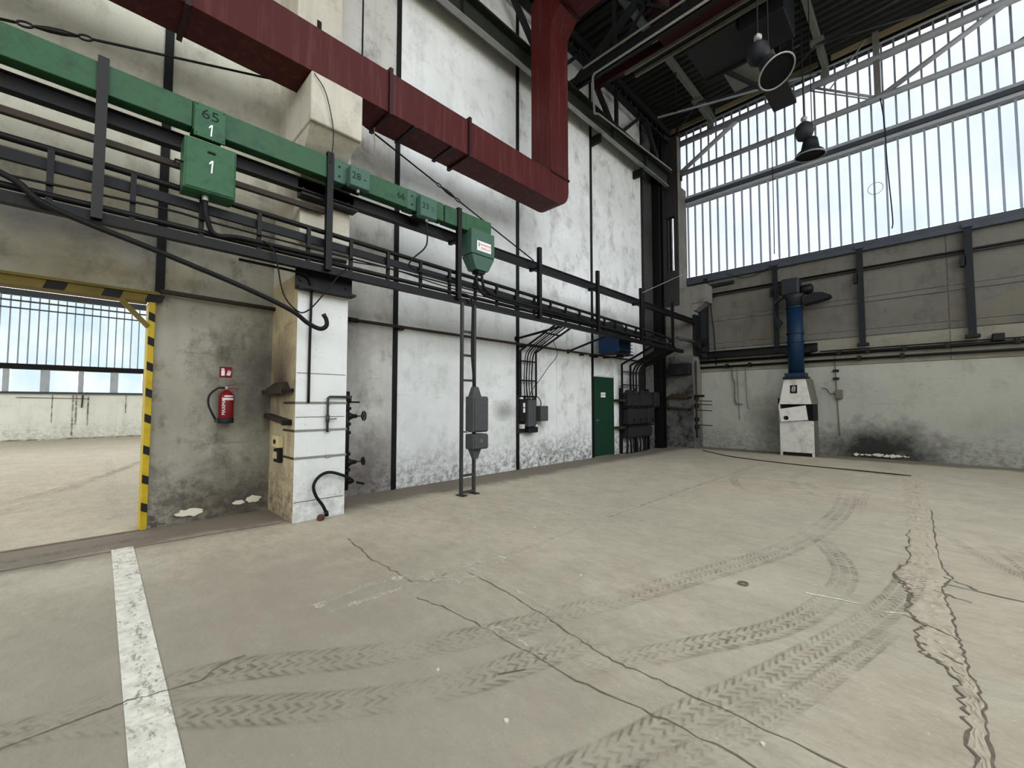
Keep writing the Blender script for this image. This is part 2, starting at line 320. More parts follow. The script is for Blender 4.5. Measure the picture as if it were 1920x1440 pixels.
class MB:
    def __init__(s): s.v = []; s.f = []; s.mi = []
    def add(s, vs, fs, mi=0):
        o = len(s.v); s.v += [Vector(p) for p in vs]
        for f in fs: s.f.append([i+o for i in f]); s.mi.append(mi)
        return s
    def box(s, x0, x1, y0, y1, z0, z1, mi=0):
        vs = [(x, y, z) for z in (z0, z1) for y in (y0, y1) for x in (x0, x1)]
        return s.add(vs, [(0, 2, 3, 1), (4, 5, 7, 6), (0, 1, 5, 4), (2, 6, 7, 3), (0, 4, 6, 2), (1, 3, 7, 5)], mi)
    def hexa(s, bot, top, mi=0):      # two quads, same winding
        return s.add(list(bot)+list(top), [(3, 2, 1, 0), (4, 5, 6, 7), (0, 1, 5, 4), (1, 2, 6, 5), (2, 3, 7, 6), (3, 0, 4, 7)], mi)
    def beam(s, p0, p1, w, h, up=(0, 0, 1), mi=0):
        p0 = Vector(p0); p1 = Vector(p1); d = (p1-p0).normalized(); u = Vector(up)
        a = d.cross(u)
        if a.length < 1e-4: a = d.cross(Vector((1, 0, 0)))
        a.normalize(); b = a.cross(d).normalized(); a *= w/2; b *= h/2
        return s.hexa([p0-a-b, p0+a-b, p0+a+b, p0-a+b], [p1-a-b, p1+a-b, p1+a+b, p1-a+b], mi)
    def tube(s, pts, r, n=8, mi=0):
        P = [Vector(p) for p in pts]; rings = []; nrm = None
        rr = r if isinstance(r, (list, tuple)) else [r]*len(P)
        for i, p in enumerate(P):
            if i == 0: t = P[1]-P[0]
            elif i == len(P)-1: t = P[-1]-P[-2]
            else: t = (P[i]-P[i-1]).normalized()+(P[i+1]-P[i]).normalized()
            t.normalize()
            if nrm is None:
                nrm = t.cross(Vector((0, 0, 1)))
                if nrm.length < 1e-3: nrm = t.cross(Vector((0, 1, 0)))
            else: nrm = nrm - t*nrm.dot(t)
            nrm.normalize(); b = t.cross(nrm)
            rings.append([p + (nrm*math.cos(2*math.pi*j/n) + b*math.sin(2*math.pi*j/n))*rr[i] for j in range(n)])
        vs = [q for ring in rings for q in ring]; fs = []
        for i in range(len(P)-1):
            for j in range(n):
                a = i*n+j; c = i*n+(j+1) % n
                fs.append((a, c, c+n, a+n))
        fs.append(tuple(range(n-1, -1, -1))); fs.append(tuple(range(len(vs)-n, len(vs))))
        return s.add(vs, fs, mi)
    def lathe(s, prof, c=(0, 0, 0), n=20, axis='z', mi=0):
        c = Vector(c); vs = []
        for (r, h) in prof:
            for j in range(n):
                a = 2*math.pi*j/n; x, y = r*math.cos(a), r*math.sin(a)
                vs.append(c + {'z': Vector((x, y, h)), 'y': Vector((x, h, y)), 'x': Vector((h, x, y))}[axis])
        fs = []
        for i in range(len(prof)-1):
            for j in range(n):
                a = i*n+j; b = i*n+(j+1) % n; fs.append((a, b, b+n, a+n))
        fs.append(tuple(range(n-1, -1, -1))); fs.append(tuple(range(len(vs)-n, len(vs))))
        return s.add(vs, fs, mi)
    def prism(s, poly, d, mi=0):      # planar polygon extruded by vector d
        d = Vector(d); n = len(poly); vs = [Vector(p) for p in poly]; vs += [p+d for p in vs]
        fs = [tuple(range(n-1, -1, -1)), tuple(range(n, 2*n))] + [(i, (i+1) % n, (i+1) % n+n, i+n) for i in range(n)]
        return s.add(vs, fs, mi)
    def torus(s, c, rr, r, axis='y', n=20, m=6, mi=0):
        vs = []; fs = []; c = Vector(c)
        for i in range(n):
            a = 2*math.pi*i/n
            for j in range(m):
                b = 2*math.pi*j/m; q = rr+r*math.cos(b); x, y, h = q*math.cos(a), q*math.sin(a), r*math.sin(b)
                vs.append(c + {'z': Vector((x, y, h)), 'y': Vector((x, h, y)), 'x': Vector((h, x, y))}[axis])
                fs.append((i*m+j, ((i+1) % n)*m+j, ((i+1) % n)*m+(j+1) % m, i*m+(j+1) % m))
        return s.add(vs, fs, mi)
    def build(s, name, mat, parent=None, smooth=False, bev=0.0, uv=None):
        me = bpy.data.meshes.new(name)
        if parent is not None: off = woff(parent); loc = Vector((0, 0, 0))
        else:
            lo = [min(p[i] for p in s.v) for i in range(3)]; hi = [max(p[i] for p in s.v) for i in range(3)]
            loc = Vector(((lo[0]+hi[0])/2, (lo[1]+hi[1])/2, lo[2])); off = loc
        me.from_pydata([tuple(p-off) for p in s.v], [], s.f)
        mats = mat if isinstance(mat, (list, tuple)) else [mat]
        for q in mats: me.materials.append(M[q])
        for p, i in zip(me.polygons, s.mi): p.material_index = i
        bm = bmesh.new(); bm.from_mesh(me)
        bmesh.ops.recalc_face_normals(bm, faces=bm.faces)
        if bev:
            es = [e for e in bm.edges if len(e.link_faces) == 2 and e.calc_face_angle(0) > 0.6]
            bmesh.ops.bevel(bm, geom=es, offset=bev, segments=1, affect='EDGES')
        bm.to_mesh(me); bm.free()
        if smooth:
            for p in me.polygons: p.use_smooth = len(p.vertices) == 4
        if uv:
            L = me.uv_layers.new(name='UVMap')
            for lp in me.loops: L.data[lp.index].uv = uv[lp.vertex_index]
        o = bpy.data.objects.new(name, me); COL.objects.link(o); o.location = loc
        if parent is not None: o.parent = parent
        return o

def chalk_one(pos, h, parent):
    x, y, z = pos
    q = [(-.22, .22), (-.04, .46), (.12, .50), (.10, .1), (.06, -.5), (-.06, -.5), (-.02, .1), (-.01, .30), (-.2, .12)]
    return MB().prism([(x, y+a*h*0.8, z+b*h) for a, b in q], (0.001, 0, 0)).build('lettering', 'white_print', parent)
def tag(o, label=None, cat=None, group=None, kind=None):
    if label: o['label'] = label
    if cat: o['category'] = cat
    if group: o['group'] = group
    if kind: o['kind'] = kind
    return o
def thing(name, label, cat, loc=(0, 0, 0), group=None, kind=None):
    o = bpy.data.objects.new(name, None); COL.objects.link(o); o.location = loc; o.empty_display_size = 0.1
    return tag(o, label, cat, group, kind)
def struct(o, label=None): o['kind'] = 'structure'; return tag(o, label)
def B(*a): return MB().box(*a)
def T(pts, r, n=8): return MB().tube(pts, r, n)
def rep(o, parent, d):
    c = o.copy(); COL.objects.link(c); c.parent = parent; c.location = o.location + Vector(d); return c
def curve(pts, n=6):
    """Catmull-Rom through points"""
    P = [Vector(p) for p in pts]; P = [P[0]*2-P[1]] + P + [P[-1]*2-P[-2]]; out = []
    for i in range(1, len(P)-2):
        for j in range(n):
            t = j/n; a, b, c, d = P[i-1], P[i], P[i+1], P[i+2]
            out.append(0.5*((2*b)+(c-a)*t+(2*a-5*b+4*c-d)*t*t+(3*b-a-3*c+d)*t**3))
    out.append(P[-2]); return out
def text(body, size, face, pos, mat, parent, name='lettering', roll=0.0, align='CENTER', sx=1.0):
    """flat lettering; face 'x' looks to +x, '-y' looks to -y"""
    cu = bpy.data.curves.new('t', 'FONT'); cu.body = body; cu.size = size; cu.align_x = align; cu.align_y = 'CENTER'
    cu.extrude = 0.001; cu.resolution_u = 3
    ob = bpy.data.objects.new('t', cu); COL.objects.link(ob)
    me = bpy.data.meshes.new_from_object(ob); bpy.data.objects.remove(ob); bpy.data.curves.remove(cu)
    me.name = name
    A = {'x': Matrix(((0, 0, 1), (1, 0, 0), (0, 1, 0))), '-y': Matrix(((1, 0, 0), (0, 0, -1), (0, 1, 0)))}[face].to_4x4()
    me.transform(Matrix.Translation(Vector(pos)-woff(parent)) @ A @ Matrix.Rotation(roll, 4, 'Z') @ Matrix.Diagonal((sx, 1, 1, 1)))
    me.materials.clear(); me.materials.append(M[mat])
    o = bpy.data.objects.new(name, me); COL.objects.link(o); o.parent = parent; return o

D = 15.44; ROOF = 11.8; XR = 13.3

# ================================================================ THE SETTING
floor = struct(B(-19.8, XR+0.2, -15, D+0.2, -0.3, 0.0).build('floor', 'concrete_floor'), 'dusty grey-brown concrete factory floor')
added_ground_slab = struct(B(-140, 140, -140, 140, -0.6, -0.32).build('ground', 'patch_rough'), 'ground outside the halls')  # unseen slab, added to block sky light from below

# ---- left wall: tall plastered panels between black steel joint strips
wall_left = struct(thing('wall_left', 'tall plastered panel wall with the gate and green door', None, (0, 0, 0)))
JY = [0.60, 3.86, 7.02, 10.08, 13.12]
def panel(y0, y1, z0, z1, mat, x0=-0.25):
    return B(x0, 0.0, y0, y1, z0, z1).build('panel', mat, wall_left)
panel(-15, -4.0, 0, ROOF, 'wall_beige')
panel(-4.0, 0.56, 2.88, 4.2, 'wall_grey'); panel(-4.0, 0.56, 4.2, ROOF, 'wall_beige')
panel(0.56, 2.2, 0, 4.1, 'wall_grey'); panel(0.56, 2.2, 4.1, ROOF, 'wall_beige'); panel(2.2, 3.82, 0, ROOF, 'wall_mid')
panel(3.90, 6.98, 0, ROOF, 'wall_white'); panel(7.06, 10.04, 0, ROOF, 'wall_white_b')
panel(10.04, 13.08, 2.32, ROOF, 'wall_white_b'); panel(11.16, 13.08, 0, 2.32, 'wall_white_b')
panel(13.16, D+0.2, 0, ROOF, 'wall_soot')
B(-0.25, -0.12, 0.5, D, 0, ROOF).v
for y in JY:
    z0 = 2.9 if y < 1 else 0.0
    B(-0.2, 0.022, y-0.045, y+0.045, z0, ROOF).build('joint_strip', 'joint_steel', wall_left)
# painted-over square anchor plates on the third panel
for (y, z) in ((8.72, 2.06), (9.66, 2.02), (8.82, 1.08), (9.66, 1.08)):
    B(0, 0.012, y-0.11, y+0.11, z-0.12, z+0.12).build('anchor_plate', 'wall_white_b', wall_left, bev=0.004)
B(0, 0.03, 8.45, 8.55, 0.15, 2.75).build('plaster_rib', 'wall_white_b', wall_left, bev=0.01)
for (y, z, w, h) in ((0.98, 0.12, 0.17, 0.065), (1.52, 0.16, 0.08, 0.035), (1.68, 0.18, 0.12, 0.05)):
    pts = [(0.004, y+w*math.cos(a)*random.uniform(0.6, 1.1), z+h*math.sin(a)*random.uniform(0.5, 1.1)) for a in [i*math.pi/8 for i in range(16)]]
    MB().prism(pts, (0.006, 0, 0)).build('bare_plaster_patch', 'plaster_flake', wall_left)

# ---- back wall: plastered base, concrete planks above
wall_back = struct(thing('wall_back', 'end wall of plastered base and concrete planks', None, (0, D, 0)))
B(0, XR, D, D+0.3, 0, 2.62).build('base_panel', 'back_low', wall_back)
for (z0, z1) in ((2.62, 3.42), (3.42, 3.60), (3.60, 4.38), (4.38, 4.52), (4.52, 5.28), (5.28, 6.02)):
    for (x0, x1) in ((0, 7.2), (7.2, XR)):
        dy = -0.012 if z1-z0 < 0.3 else 0.0
        B(x0+0.004, x1-0.004, D+dy, D+0.3, z0+0.010, z1-0.010).build('plank', 'back_mid' if z0 < 3 else 'back_up', wall_back, bev=0.012)
B(0, XR, D+0.02, D+0.28, 2.6, 6.0).build('joint_filler', 'col_grey', wall_back)
for i in range(9):      # crumbled white plaster heap stuck along the foot of the wall
    x = 5.25+i*0.13
    pts = [(x+random.uniform(0.04, 0.10)*math.cos(a), D-0.02, 0.07+random.uniform(0, 0.05)+random.uniform(0.02, 0.05)*math.sin(a)) for a in [j*math.pi/4 for j in range(8)]]
    MB().prism(pts, (0, 0.018, 0)).build('bare_plaster_patch', 'plaster_flake', wall_back)

# ---- unseen right and front walls, raised to limit light through the openings above
wall_right_unseen = struct(B(XR, XR+0.3, -14, D+0.3, 0, 5.0).build('wall_right', 'wall_beige'), 'low wall under the right-hand glazing')
wall_front_unseen = struct(B(0, XR, -14.3, -14, 0, 4.5).build('wall_front', 'wall_beige'), 'low wall under the glazing behind the camera')
for i in range(6):
    y = -14+i*5.8
    struct(B(XR, XR+0.25, y, y+0.25, 5.0, ROOF).build('trim_%d' % (i+1), 'window_steel'), 'steel window post on the right-hand side')

# ---- back glazing: channel-glass panes between thin mullions
win = struct(thing('window_1', 'tall wall of white channel glass above the end wall', None, (0, D, 6.05)))
PW = 0.2625
x0 = 0.62
p_lo = B(x0+0.012, x0+PW-0.012, D+0.10, D+0.106, 6.2, 8.86).build('pane', 'channel_glass', win)
p_hi = B(x0+0.012, x0+PW-0.012, D+0.10, D+0.106, 9.16, 11.72).build('pane', 'channel_glass', win)
m_0 = B(x0-0.021, x0+0.021, D+0.06, D+0.13, 6.15, 11.75).build('mullion', 'mullion_grey', win)
NP = int((XR-x0)/PW)
for i in range(1, NP):
    rep(p_lo, win, (i*PW, 0, 0)); rep(p_hi, win, (i*PW, 0, 0)); rep(m_0, win, (i*PW, 0, 0))
# short panes behind the corner column
for i in range(2):
    rep(p_lo, win, (-(i+1)*PW, 0, 0)); rep(p_hi, win, (-(i+1)*PW, 0, 0)); rep(m_0, win, (-(i+1)*PW, 0, 0))
B(0.0, XR, D-0.10, D+0.22, 5.98, 6.12).build('window_sill', 'window_steel', win, bev=0.01)
B(0.0, XR, D-0.14, D-0.02, 5.84, 5.99).build('sill_channel', 'window_steel', win, bev=0.01)
tr = B(0.55, XR, D-0.06, D+0.2, 8.84, 8.94).build('transom', 'truss_grey', win, bev=0.01)
B(0.55, XR, D-0.12, D+0.04, 8.94, 9.06).build('transom_web', 'window_steel', win)
B(0.55, XR, D-0.06, D+0.2, 9.06, 9.18).build('transom', 'truss_grey', win, bev=0.01)
B(0.0, XR, D-0.02, D+0.25, 11.70, ROOF).build('head_rail', 'roof_steel', win)

# ---- ceiling: corrugated roof deck, ribs across the hall
ceiling = struct(thing('ceiling', 'dark corrugated sheet roof on steel purlins', None, (0, 0, ROOF)))
mb = MB(); per = 0.25; ny = int((D+0.3+14)/per); prof = []
for i in range(ny):
    y = -14+i*per
    prof += [(y, ROOF), (y+0.09, ROOF), (y+0.12, ROOF+0.09), (y+0.22, ROOF+0.09)]
prof.append((-14+ny*per, ROOF))
SKX0, SKX1, SKY0, SKY1 = 5.6, 12.6, 0.0, 7.4        # unseen roof opening, added and sized to brighten the floor
def deck(xa, xb, ya, yb):
    pr = [p for p in prof if ya-0.13 <= p[0] <= yb+0.13]
    vs = [(x, y, z) for (y, z) in pr for x in (xa, xb)]
    MB().add(vs, [(2*i, 2*i+1, 2*i+3, 2*i+2) for i in range(len(pr)-1)]).build('corrugated_deck', 'roof_deck', ceiling)
    B(xa, xb, ya, yb, ROOF+0.12, ROOF+0.25).build('roof_cover', 'roof_steel', ceiling)
deck(-0.3, XR+0.4, SKY1, D+0.3); deck(-0.3, SKX0, SKY0, SKY1); deck(SKX1, XR+0.4, SKY0, SKY1); deck(-0.3, XR+0.4, -14, SKY0)
for x in (1.65, 4.9, 8.15, 11.4):
    B(x-0.07, x+0.07, -14, D, 11.56, 11.79).build('purlin', 'purlin_grey', ceiling, bev=0.01)
for x0_, x1_ in ((0.1, 1.5), (1.8, 4.75), (5.05, 8.0), (8.3, 11.2)):
    B(x0_, x1_, D-0.35, D-0.30, 11.62, 11.78).build('edge_board', 'tan_board', ceiling)

# ================================================================ HALL BEHIND THE GATE
HX = -19.6
wall_far = struct(thing('wall_far', 'low whitewashed wall of the second hall seen through the gate', None, (HX, 0, 0)))
B(HX-0.3, HX, -15, 15, 0, 1.93).build('low_panel', 'hall_wall', wall_far)
for (y, h) in ((-1.02, 1.2), (-0.42, 1.75), (-0.32, 1.3), (0.05, 1.35), (1.28, 0.8)):
    B(HX, HX+0.012, y, y+random.uniform(0.03, 0.09), 1.9-h, 1.9).build('run_mark', 'floor_dirt', wall_far)
T([(HX+0.04, -0.1, 1.9), (HX+0.04, -0.12, 1.35)], 0.03, 6).build('wall_conduit', 'brown_steel', wall_far)
T([(HX+0.04, -2.0, 1.78), (HX+0.04, 0.1, 1.74)], 0.012, 6).build('wall_conduit', 'brown_steel', wall_far)
B(HX, HX+0.10, -15, 15, -0.0, 0.06).build('kerb', 'floor_dirt', wall_far)
win2 = struct(thing('window_2', 'strip windows and channel glass of the second hall', None, (HX, 0, 1.93)))
B(HX-0.25, HX+0.1, -15, 15, 1.93, 2.02).build('window_sill', 'window_steel', win2)
B(HX-0.25, HX+0.1, -15, 15, 2.94, 3.16).build('transom', 'black_steel', win2)
B(HX-0.25, HX+0.1, -15, 15, 5.98, 6.2).build('transom', 'window_steel', win2)
B(HX-0.1, HX+0.03, -15, 15, 5.42, 5.46).build('glazing_bar', 'window_steel', win2)
B(HX-0.1, HX+0.03, -15, 15, 5.72, 5.77).build('glazing_bar', 'window_steel', win2)
ys = [-7.6+1.06*i for i in range(14)]
for i, y in enumerate(ys):
    B(HX-0.15, HX+0.06, y-0.09 if i % 2 else y-0.13, y+0.09 if i % 2 else y+0.13, 2.0, 2.95).build('window_post', 'truss_grey', win2)
q0 = B(HX-0.08, HX-0.074, ys[0]+0.12, ys[1]-0.12, 2.02, 2.94).build('pane', 'hall_glass', win2)
for i in range(1, 13): rep(q0, win2, (0, 1.06*i, 0))
u0 = B(HX-0.06, HX-0.054, -7.0, -7.0+PW-0.02, 3.16, 5.98).build('pane', 'hall_glass', win2)
w0 = B(HX-0.10, HX-0.02, -7.03, -6.99, 3.16, 5.98).build('mullion', 'mullion_grey', win2)
for i in range(1, 50): rep(u0, win2, (0, PW*i, 0)); rep(w0, win2, (0, PW*i, 0))
cf = struct(thing('ceiling_far', 'roof of the second hall with a wide roof light', None, (-10, 0, 7.6)))  # gap between the panels added to brighten the second hall
B(HX-0.3, -11.7, -15, 15, 7.6, 7.8).build('roof_panel', 'wall_beige', cf); B(-8.3, -0.25, -15, 15, 7.6, 7.8).build('roof_panel', 'wall_beige', cf)
B(-11.7, -8.3, -15, -12, 7.6, 7.8).build('roof_panel', 'wall_beige', cf); B(-11.7, -8.3, 12, 15, 7.6, 7.8).build('roof_panel', 'wall_beige', cf)
sheet = B(HX-0.06, HX-0.05, 6.12, 15, 3.16, 5.98).build('pane', 'hall_glass', win2)
sheet2 = B(HX-0.06, HX-0.05, -15, -7.02, 3.16, 5.98).build('pane', 'hall_glass', win2)

# ================================================================ FLOOR MARKS (parts of the floor)
def ribbon(pts, w, name, mat, z=0.002, uv=True, jit=0.0):
    P = [Vector((p[0], p[1], 0)) for p in pts]; vs = []; uvs = []; u = 0
    for i, p in enumerate(P):
        t = (P[min(i+1, len(P)-1)]-P[max(i-1, 0)]).normalized(); nn = Vector((-t.y, t.x, 0))
        if i: u += (P[i]-P[i-1]).length
        ww = (w[i] if isinstance(w, list) else w)*(1+random.uniform(-jit, jit))
        for sgn in (-1, 1):
            q = p+nn*sgn*ww/2; vs.append((q.x, q.y, z)); uvs.append((u, 0.0 if sgn < 0 else 1.0))
    mb = MB(); mb.add(vs, [(2*i, 2*i+1, 2*i+3, 2*i+2) for i in range(len(P)-1)])
    o = mb.build(name, mat, floor, uv=uvs if uv else None)
    F = o.data.uv_layers.new(name='Fade')
    for lp in o.data.loops: F.data[lp.index].uv = ((lp.vertex_index//2)/(len(P)-1), 0)
    return o
def jag(pts, n=8, a=0.02):
    out = []
    for i in range(len(pts)-1):
        for j in range(n):
            t = j/n; out.append((pts[i][0]*(1-t)+pts[i+1][0]*t+random.uniform(-a, a), pts[i][1]*(1-t)+pts[i+1][1]*t+random.uniform(-a, a)))
    out.append(pts[-1]); return out
ribbon([(5.4, 0.24), (4.4, 0.26), (3.1, 0.28), (1.4, 0.31), (0.75, 0.32)], 0.17, 'painted_line', 'line_paint', 0.004)
ribbon([(-0.8, 0.33), (-1.4, 0.34), (-4, 0.38), (-9, 0.50)], 0.16, 'painted_line', 'line_faint', 0.004)
# gate sill groove and floor joints
ribbon([(0.03, -4), (0.03, 0.5)], 0.07, 'gate_groove', 'crack_dark', 0.003)
ribbon(jag([(0.78, -4), (0.80, 0.0), (0.82, 1.0), (0.9, 1.8)], 14, 0.006), 0.025, 'floor_joint', 'crack_soft', 0.003, jit=0.5)
ribbon(jag([(0.45, -4), (0.46, 0.6)], 14, 0.008), 0.10, 'floor_joint', 'floor_dirt', 0.0025, jit=0.5)
ribbon(jag([(2.12, 2.12), (2.91, 2.0), (3.59, 1.99)], 8, 0.02), 0.012, 'crack', 'crack_soft', jit=0.6)
ribbon(jag([(3.59, 1.99), (3.70, 2.08), (3.68, 2.3)], 5, 0.01), 0.010, 'crack', 'crack_soft', jit=0.6)
ribbon(jag([(3.88, 1.86), (4.19, 1.92), (4.81, 1.94), (5.35, 1.93), (5.91, 2.0), (6.5, 2.0)], 8, 0.012), 0.010, 'crack', 'crack_soft', jit=0.6)
ribbon(jag([(3.82, 2.45), (4.32, 2.42), (4.78, 2.34), (5.10, 2.27), (5.41, 2.22), (5.77, 2.25), (6.6, 2.26)], 8, 0.010), 0.010, 'crack', 'crack_soft', jit=0.6)
ribbon(jag([(3.8, 2.52), (4.3, 2.5), (4.9, 2.42)], 8, 0.012), 0.05, 'chalky_joint', 'chalk_worn', 0.0022, jit=0.5)
ribbon(jag([(3.64, 1.3), (3.66, 2.0), (3.70, 2.6), (3.74, 3.1), (3.72, 3.9), (3.66, 5.0), (3.68, 7.4), (3.7, 9.0)], 8, 0.012), 0.04, 'floor_joint', 'chalk_worn', 0.0024, jit=0.8)
ribbon(jag([(3.70, 4.9), (3.68, 7.4), (3.7, 10.0), (3.7, 12)], 8, 0.012), 0.03, 'floor_joint', 'floor_dirt', 0.0026, jit=0.6)
ribbon(jag([(3.66, 2.1), (3.7, 2.5), (3.75, 3.0)], 5, 0.012), 0.20, 'chalky_spill', 'chalk_worn', 0.0028, jit=0.5)
ribbon(jag([(3.86, 2.2), (3.9, 2.45), (3.86, 2.75)], 4, 0.012), 0.10, 'chalky_spill', 'chalk_worn', 0.0030, jit=0.6)
ribbon(jag([(2.4, 5.08), (3.64, 5.07), (4.6, 5.12), (5.6, 5.05), (6.1, 5.0), (6.6, 5.1), (7.4, 5.05)], 8, 0.012), 0.028, 'floor_joint', 'chalk_worn', 0.0026, jit=0.7)
ribbon(jag([(6.6, 5.1), (7.3, 5.05), (9, 5.05)], 8, 0.012), 0.018, 'crack', 'crack_soft', 0.003, jit=0.6)
ribbon(jag([(0.3, 8.45), (3, 8.5), (5.5, 8.5), (8.5, 8.5), (11, 8.5)], 10, 0.014), 0.026, 'floor_joint', 'floor_dirt', 0.0026, jit=0.7)
ribbon(jag([(2.0, 9.4), (5.5, 9.6), (9, 9.5)], 8, 0.02), 0.05, 'chalky_joint', 'chalk_worn', 0.0024, jit=0.7)
ribbon(jag([(3.85, -1.0), (3.85, 0.08), (3.84, 0.2), (3.88, 0.32), (3.91, 0.5), (3.82, 0.61), (3.82, 0.72)], 5, 0.008), 0.009, 'crack', 'crack_soft', 0.005, jit=0.5)
ribbon(jag([(4.55, 1.96), (4.9, 1.99), (5.1, 1.93)], 4, 0.010), 0.09, 'chalky_joint', 'chalk_worn', 0.0028, jit=0.6)
ribbon(jag([(3.5, 1.25), (3.4, 1.7), (3.52, 2.1)], 4, 0.012), 0.07, 'chalky_spill', 'chalk_worn', 0.0028, jit=0.6)
ribbon(jag([(6.02, 4.08), (6.35, 4.15)], 6, 0.006), 0.022, 'chalk_stroke', 'chalk', 0.003, jit=0.4)
ribbon(jag([(6.5, 4.12), (6.6, 4.18)], 4, 0.006), 0.022, 'chalk_stroke', 'chalk', 0.003, jit=0.4)
ribbon(jag([(6.66, 4.3), (7.1, 4.45)], 6, 0.006), 0.016, 'chalk_stroke', 'chalk_worn', 0.004, jit=0.4)
# broken trench strip with ragged edges
L = [(6.30, 12.4), (6.34, 11.4), (6.44, 9.2), (6.50, 8.1), (6.53, 7.2), (6.56, 6.3), (6.58, 5.6), (6.50, 5.05), (6.58, 4.8), (6.62, 4.55), (6.60, 4.25), (6.70, 4.05), (6.66, 3.9), (6.69, 3.6), (6.80, 3.5), (6.83, 3.3), (6.85, 3.0), (6.86, 2.6), (6.87, 1.8)]
Rr = [(6.62, 12.4), (6.66, 11.7), (6.70, 9.5), (6.74, 8.3), (6.76, 7.2), (6.78, 6.3), (6.80, 5.6), (6.86, 5.3), (6.80, 5.0), (6.82, 4.6), (6.84, 4.4), (6.85, 4.1), (6.86, 3.9), (6.87, 3.7), (6.88, 3.5), (6.91, 3.3), (6.91, 3.0), (6.92, 2.6), (6.93, 1.8)]
def subdiv(P, a):
    o = []
    for i in range(len(P)-1):
        for j in range(7):
            t = j/7; o.append((P[i][0]*(1-t)+P[i+1][0]*t+random.uniform(-a, a), P[i][1]*(1-t)+P[i+1][1]*t))
    return o+[P[-1]]
La, Ra = subdiv(L, 0.02), subdiv(Rr, 0.010)
mb = MB(); vs = []; NC = 9
for a, b in zip(La, Ra):
    for c_ in range(NC):
        t_ = c_/(NC-1); e_ = 0.0 if c_ in (0, NC-1) else 1.0
        vs.append((a[0]*(1-t_)+b[0]*t_, (a[1]*(1-t_)+b[1]*t_)+e_*random.uniform(-0.015, 0.015), 0.0015+e_*random.choice((0.001, 0.003, 0.006, 0.012))*random.uniform(0.4, 1)))
mb.add(vs, [(NC*i+c_, NC*i+c_+1, NC*(i+1)+c_+1, NC*(i+1)+c_) for i in range(len(La)-1) for c_ in range(NC-1)])
mb.build('broken_trench_strip', 'patch_rough', floor)
def edge_rib(P, w): ribbon(P, w, 'crack', 'crack_soft', 0.005, jit=0.7)
edge_rib(La[30:], 0.012); edge_rib(Ra[20:], 0.010)
for (xa, ya, xb, yb) in ((6.56, 5.55, 6.78, 5.45), (6.5, 5.08, 6.62, 4.72), (6.62, 4.72, 6.60, 4.3), (6.60, 4.15, 6.85, 3.95), (6.68, 3.75, 6.86, 3.6), (6.75, 4.85, 6.95, 4.75), (6.7, 3.62, 6.86, 3.45), (6.8, 5.3, 7.0, 5.1)):
    ribbon(jag([(xa, ya), (xb, yb)], 8, 0.014), 0.012, 'crack', 'crack_soft', 0.006, jit=0.7)
# tyre prints in the dust
def track(pts, w, mat='tyre_dust'): ribbon(curve([(p[0], p[1], 0) for p in pts], 8), w, 'tyre_print', mat, track.z, jit=0.0); track.z += 0.0004
track.z = 0.006
track([(3.70, -0.9), (3.82, 0.2), (3.95, 0.66), (4.36, 1.26), (4.66, 1.86), (4.88, 2.47), (5.23, 3.61), (5.66, 5.17), (5.84, 7.0), (5.80, 8.4), (5.68, 9.7)], 0.26)
track([(3.55, -0.9), (3.75, -0.2), (4.12, 0.34), (4.6, 0.9), (4.9, 1.38), (5.08, 1.93), (5.3, 2.8)], 0.24)
track([(5.4, 0.6), (5.76, 1.6), (5.90, 2.08), (6.06, 2.55), (6.24, 3.16), (6.47, 4.04), (6.6, 4.95), (6.62, 6.2)], 0.22)
track([(5.62, 0.9), (5.9, 1.62), (6.13, 2.2), (6.35, 3.0), (6.60, 4.1)], 0.14, 'tyre_dust_fine')
track([(5.2, 1.9), (5.5, 2.35), (5.7, 2.72), (6.0, 3.3), (6.16, 3.97), (6.18, 4.86), (5.84, 5.8), (5.4, 6.6)], 0.20)
track([(3.84, 10.6), (3.86, 9.5), (4.2, 8.5), (4.6, 7.95)], 0.14, 'tyre_dust_fine')
track([(4.8, 11.8), (4.78, 9.95), (5.15, 8.9), (5.55, 8.3)], 0.14, 'tyre_dust_fine')
track([(5.05, 9.8), (5.3, 9.1), (5.65, 8.6)], 0.12, 'tyre_dust_fine')
track([(6.0, 9.4), (5.98, 8.6), (6.02, 8.0)], 0.12, 'tyre_dust_fine')
track([(7.25, 7.0), (7.45, 5.4), (7.38, 3.8), (7.2, 2.8)], 0.22)
track([(6.7, 7.4), (7.1, 6.2), (7.5, 5.4)], 0.10, 'tyre_dust_fine')
track([(-1.0, -2.2), (-3.5, -0.6), (-7, 0.8), (-12, 2.2)], 0.20, 'tyre_dust_fine')
track([(-1.2, -1.2), (-4.5, 0.0), (-9, 1.4)], 0.18, 'tyre_dust_fine')
ribbon(jag([(0.3, 3.2), (0.5, 3.7), (0.8, 4.5)], 5, 0.01), 0.05, 'rust_mark', 'rust_faint', 0.003, jit=0.4)
ribbon([(6.3, 12.0), (5.3, 12.35), (5.0, 12.5)], 0.24, 'rust_mark', 'rust_faint', 0.0022, jit=0.4)

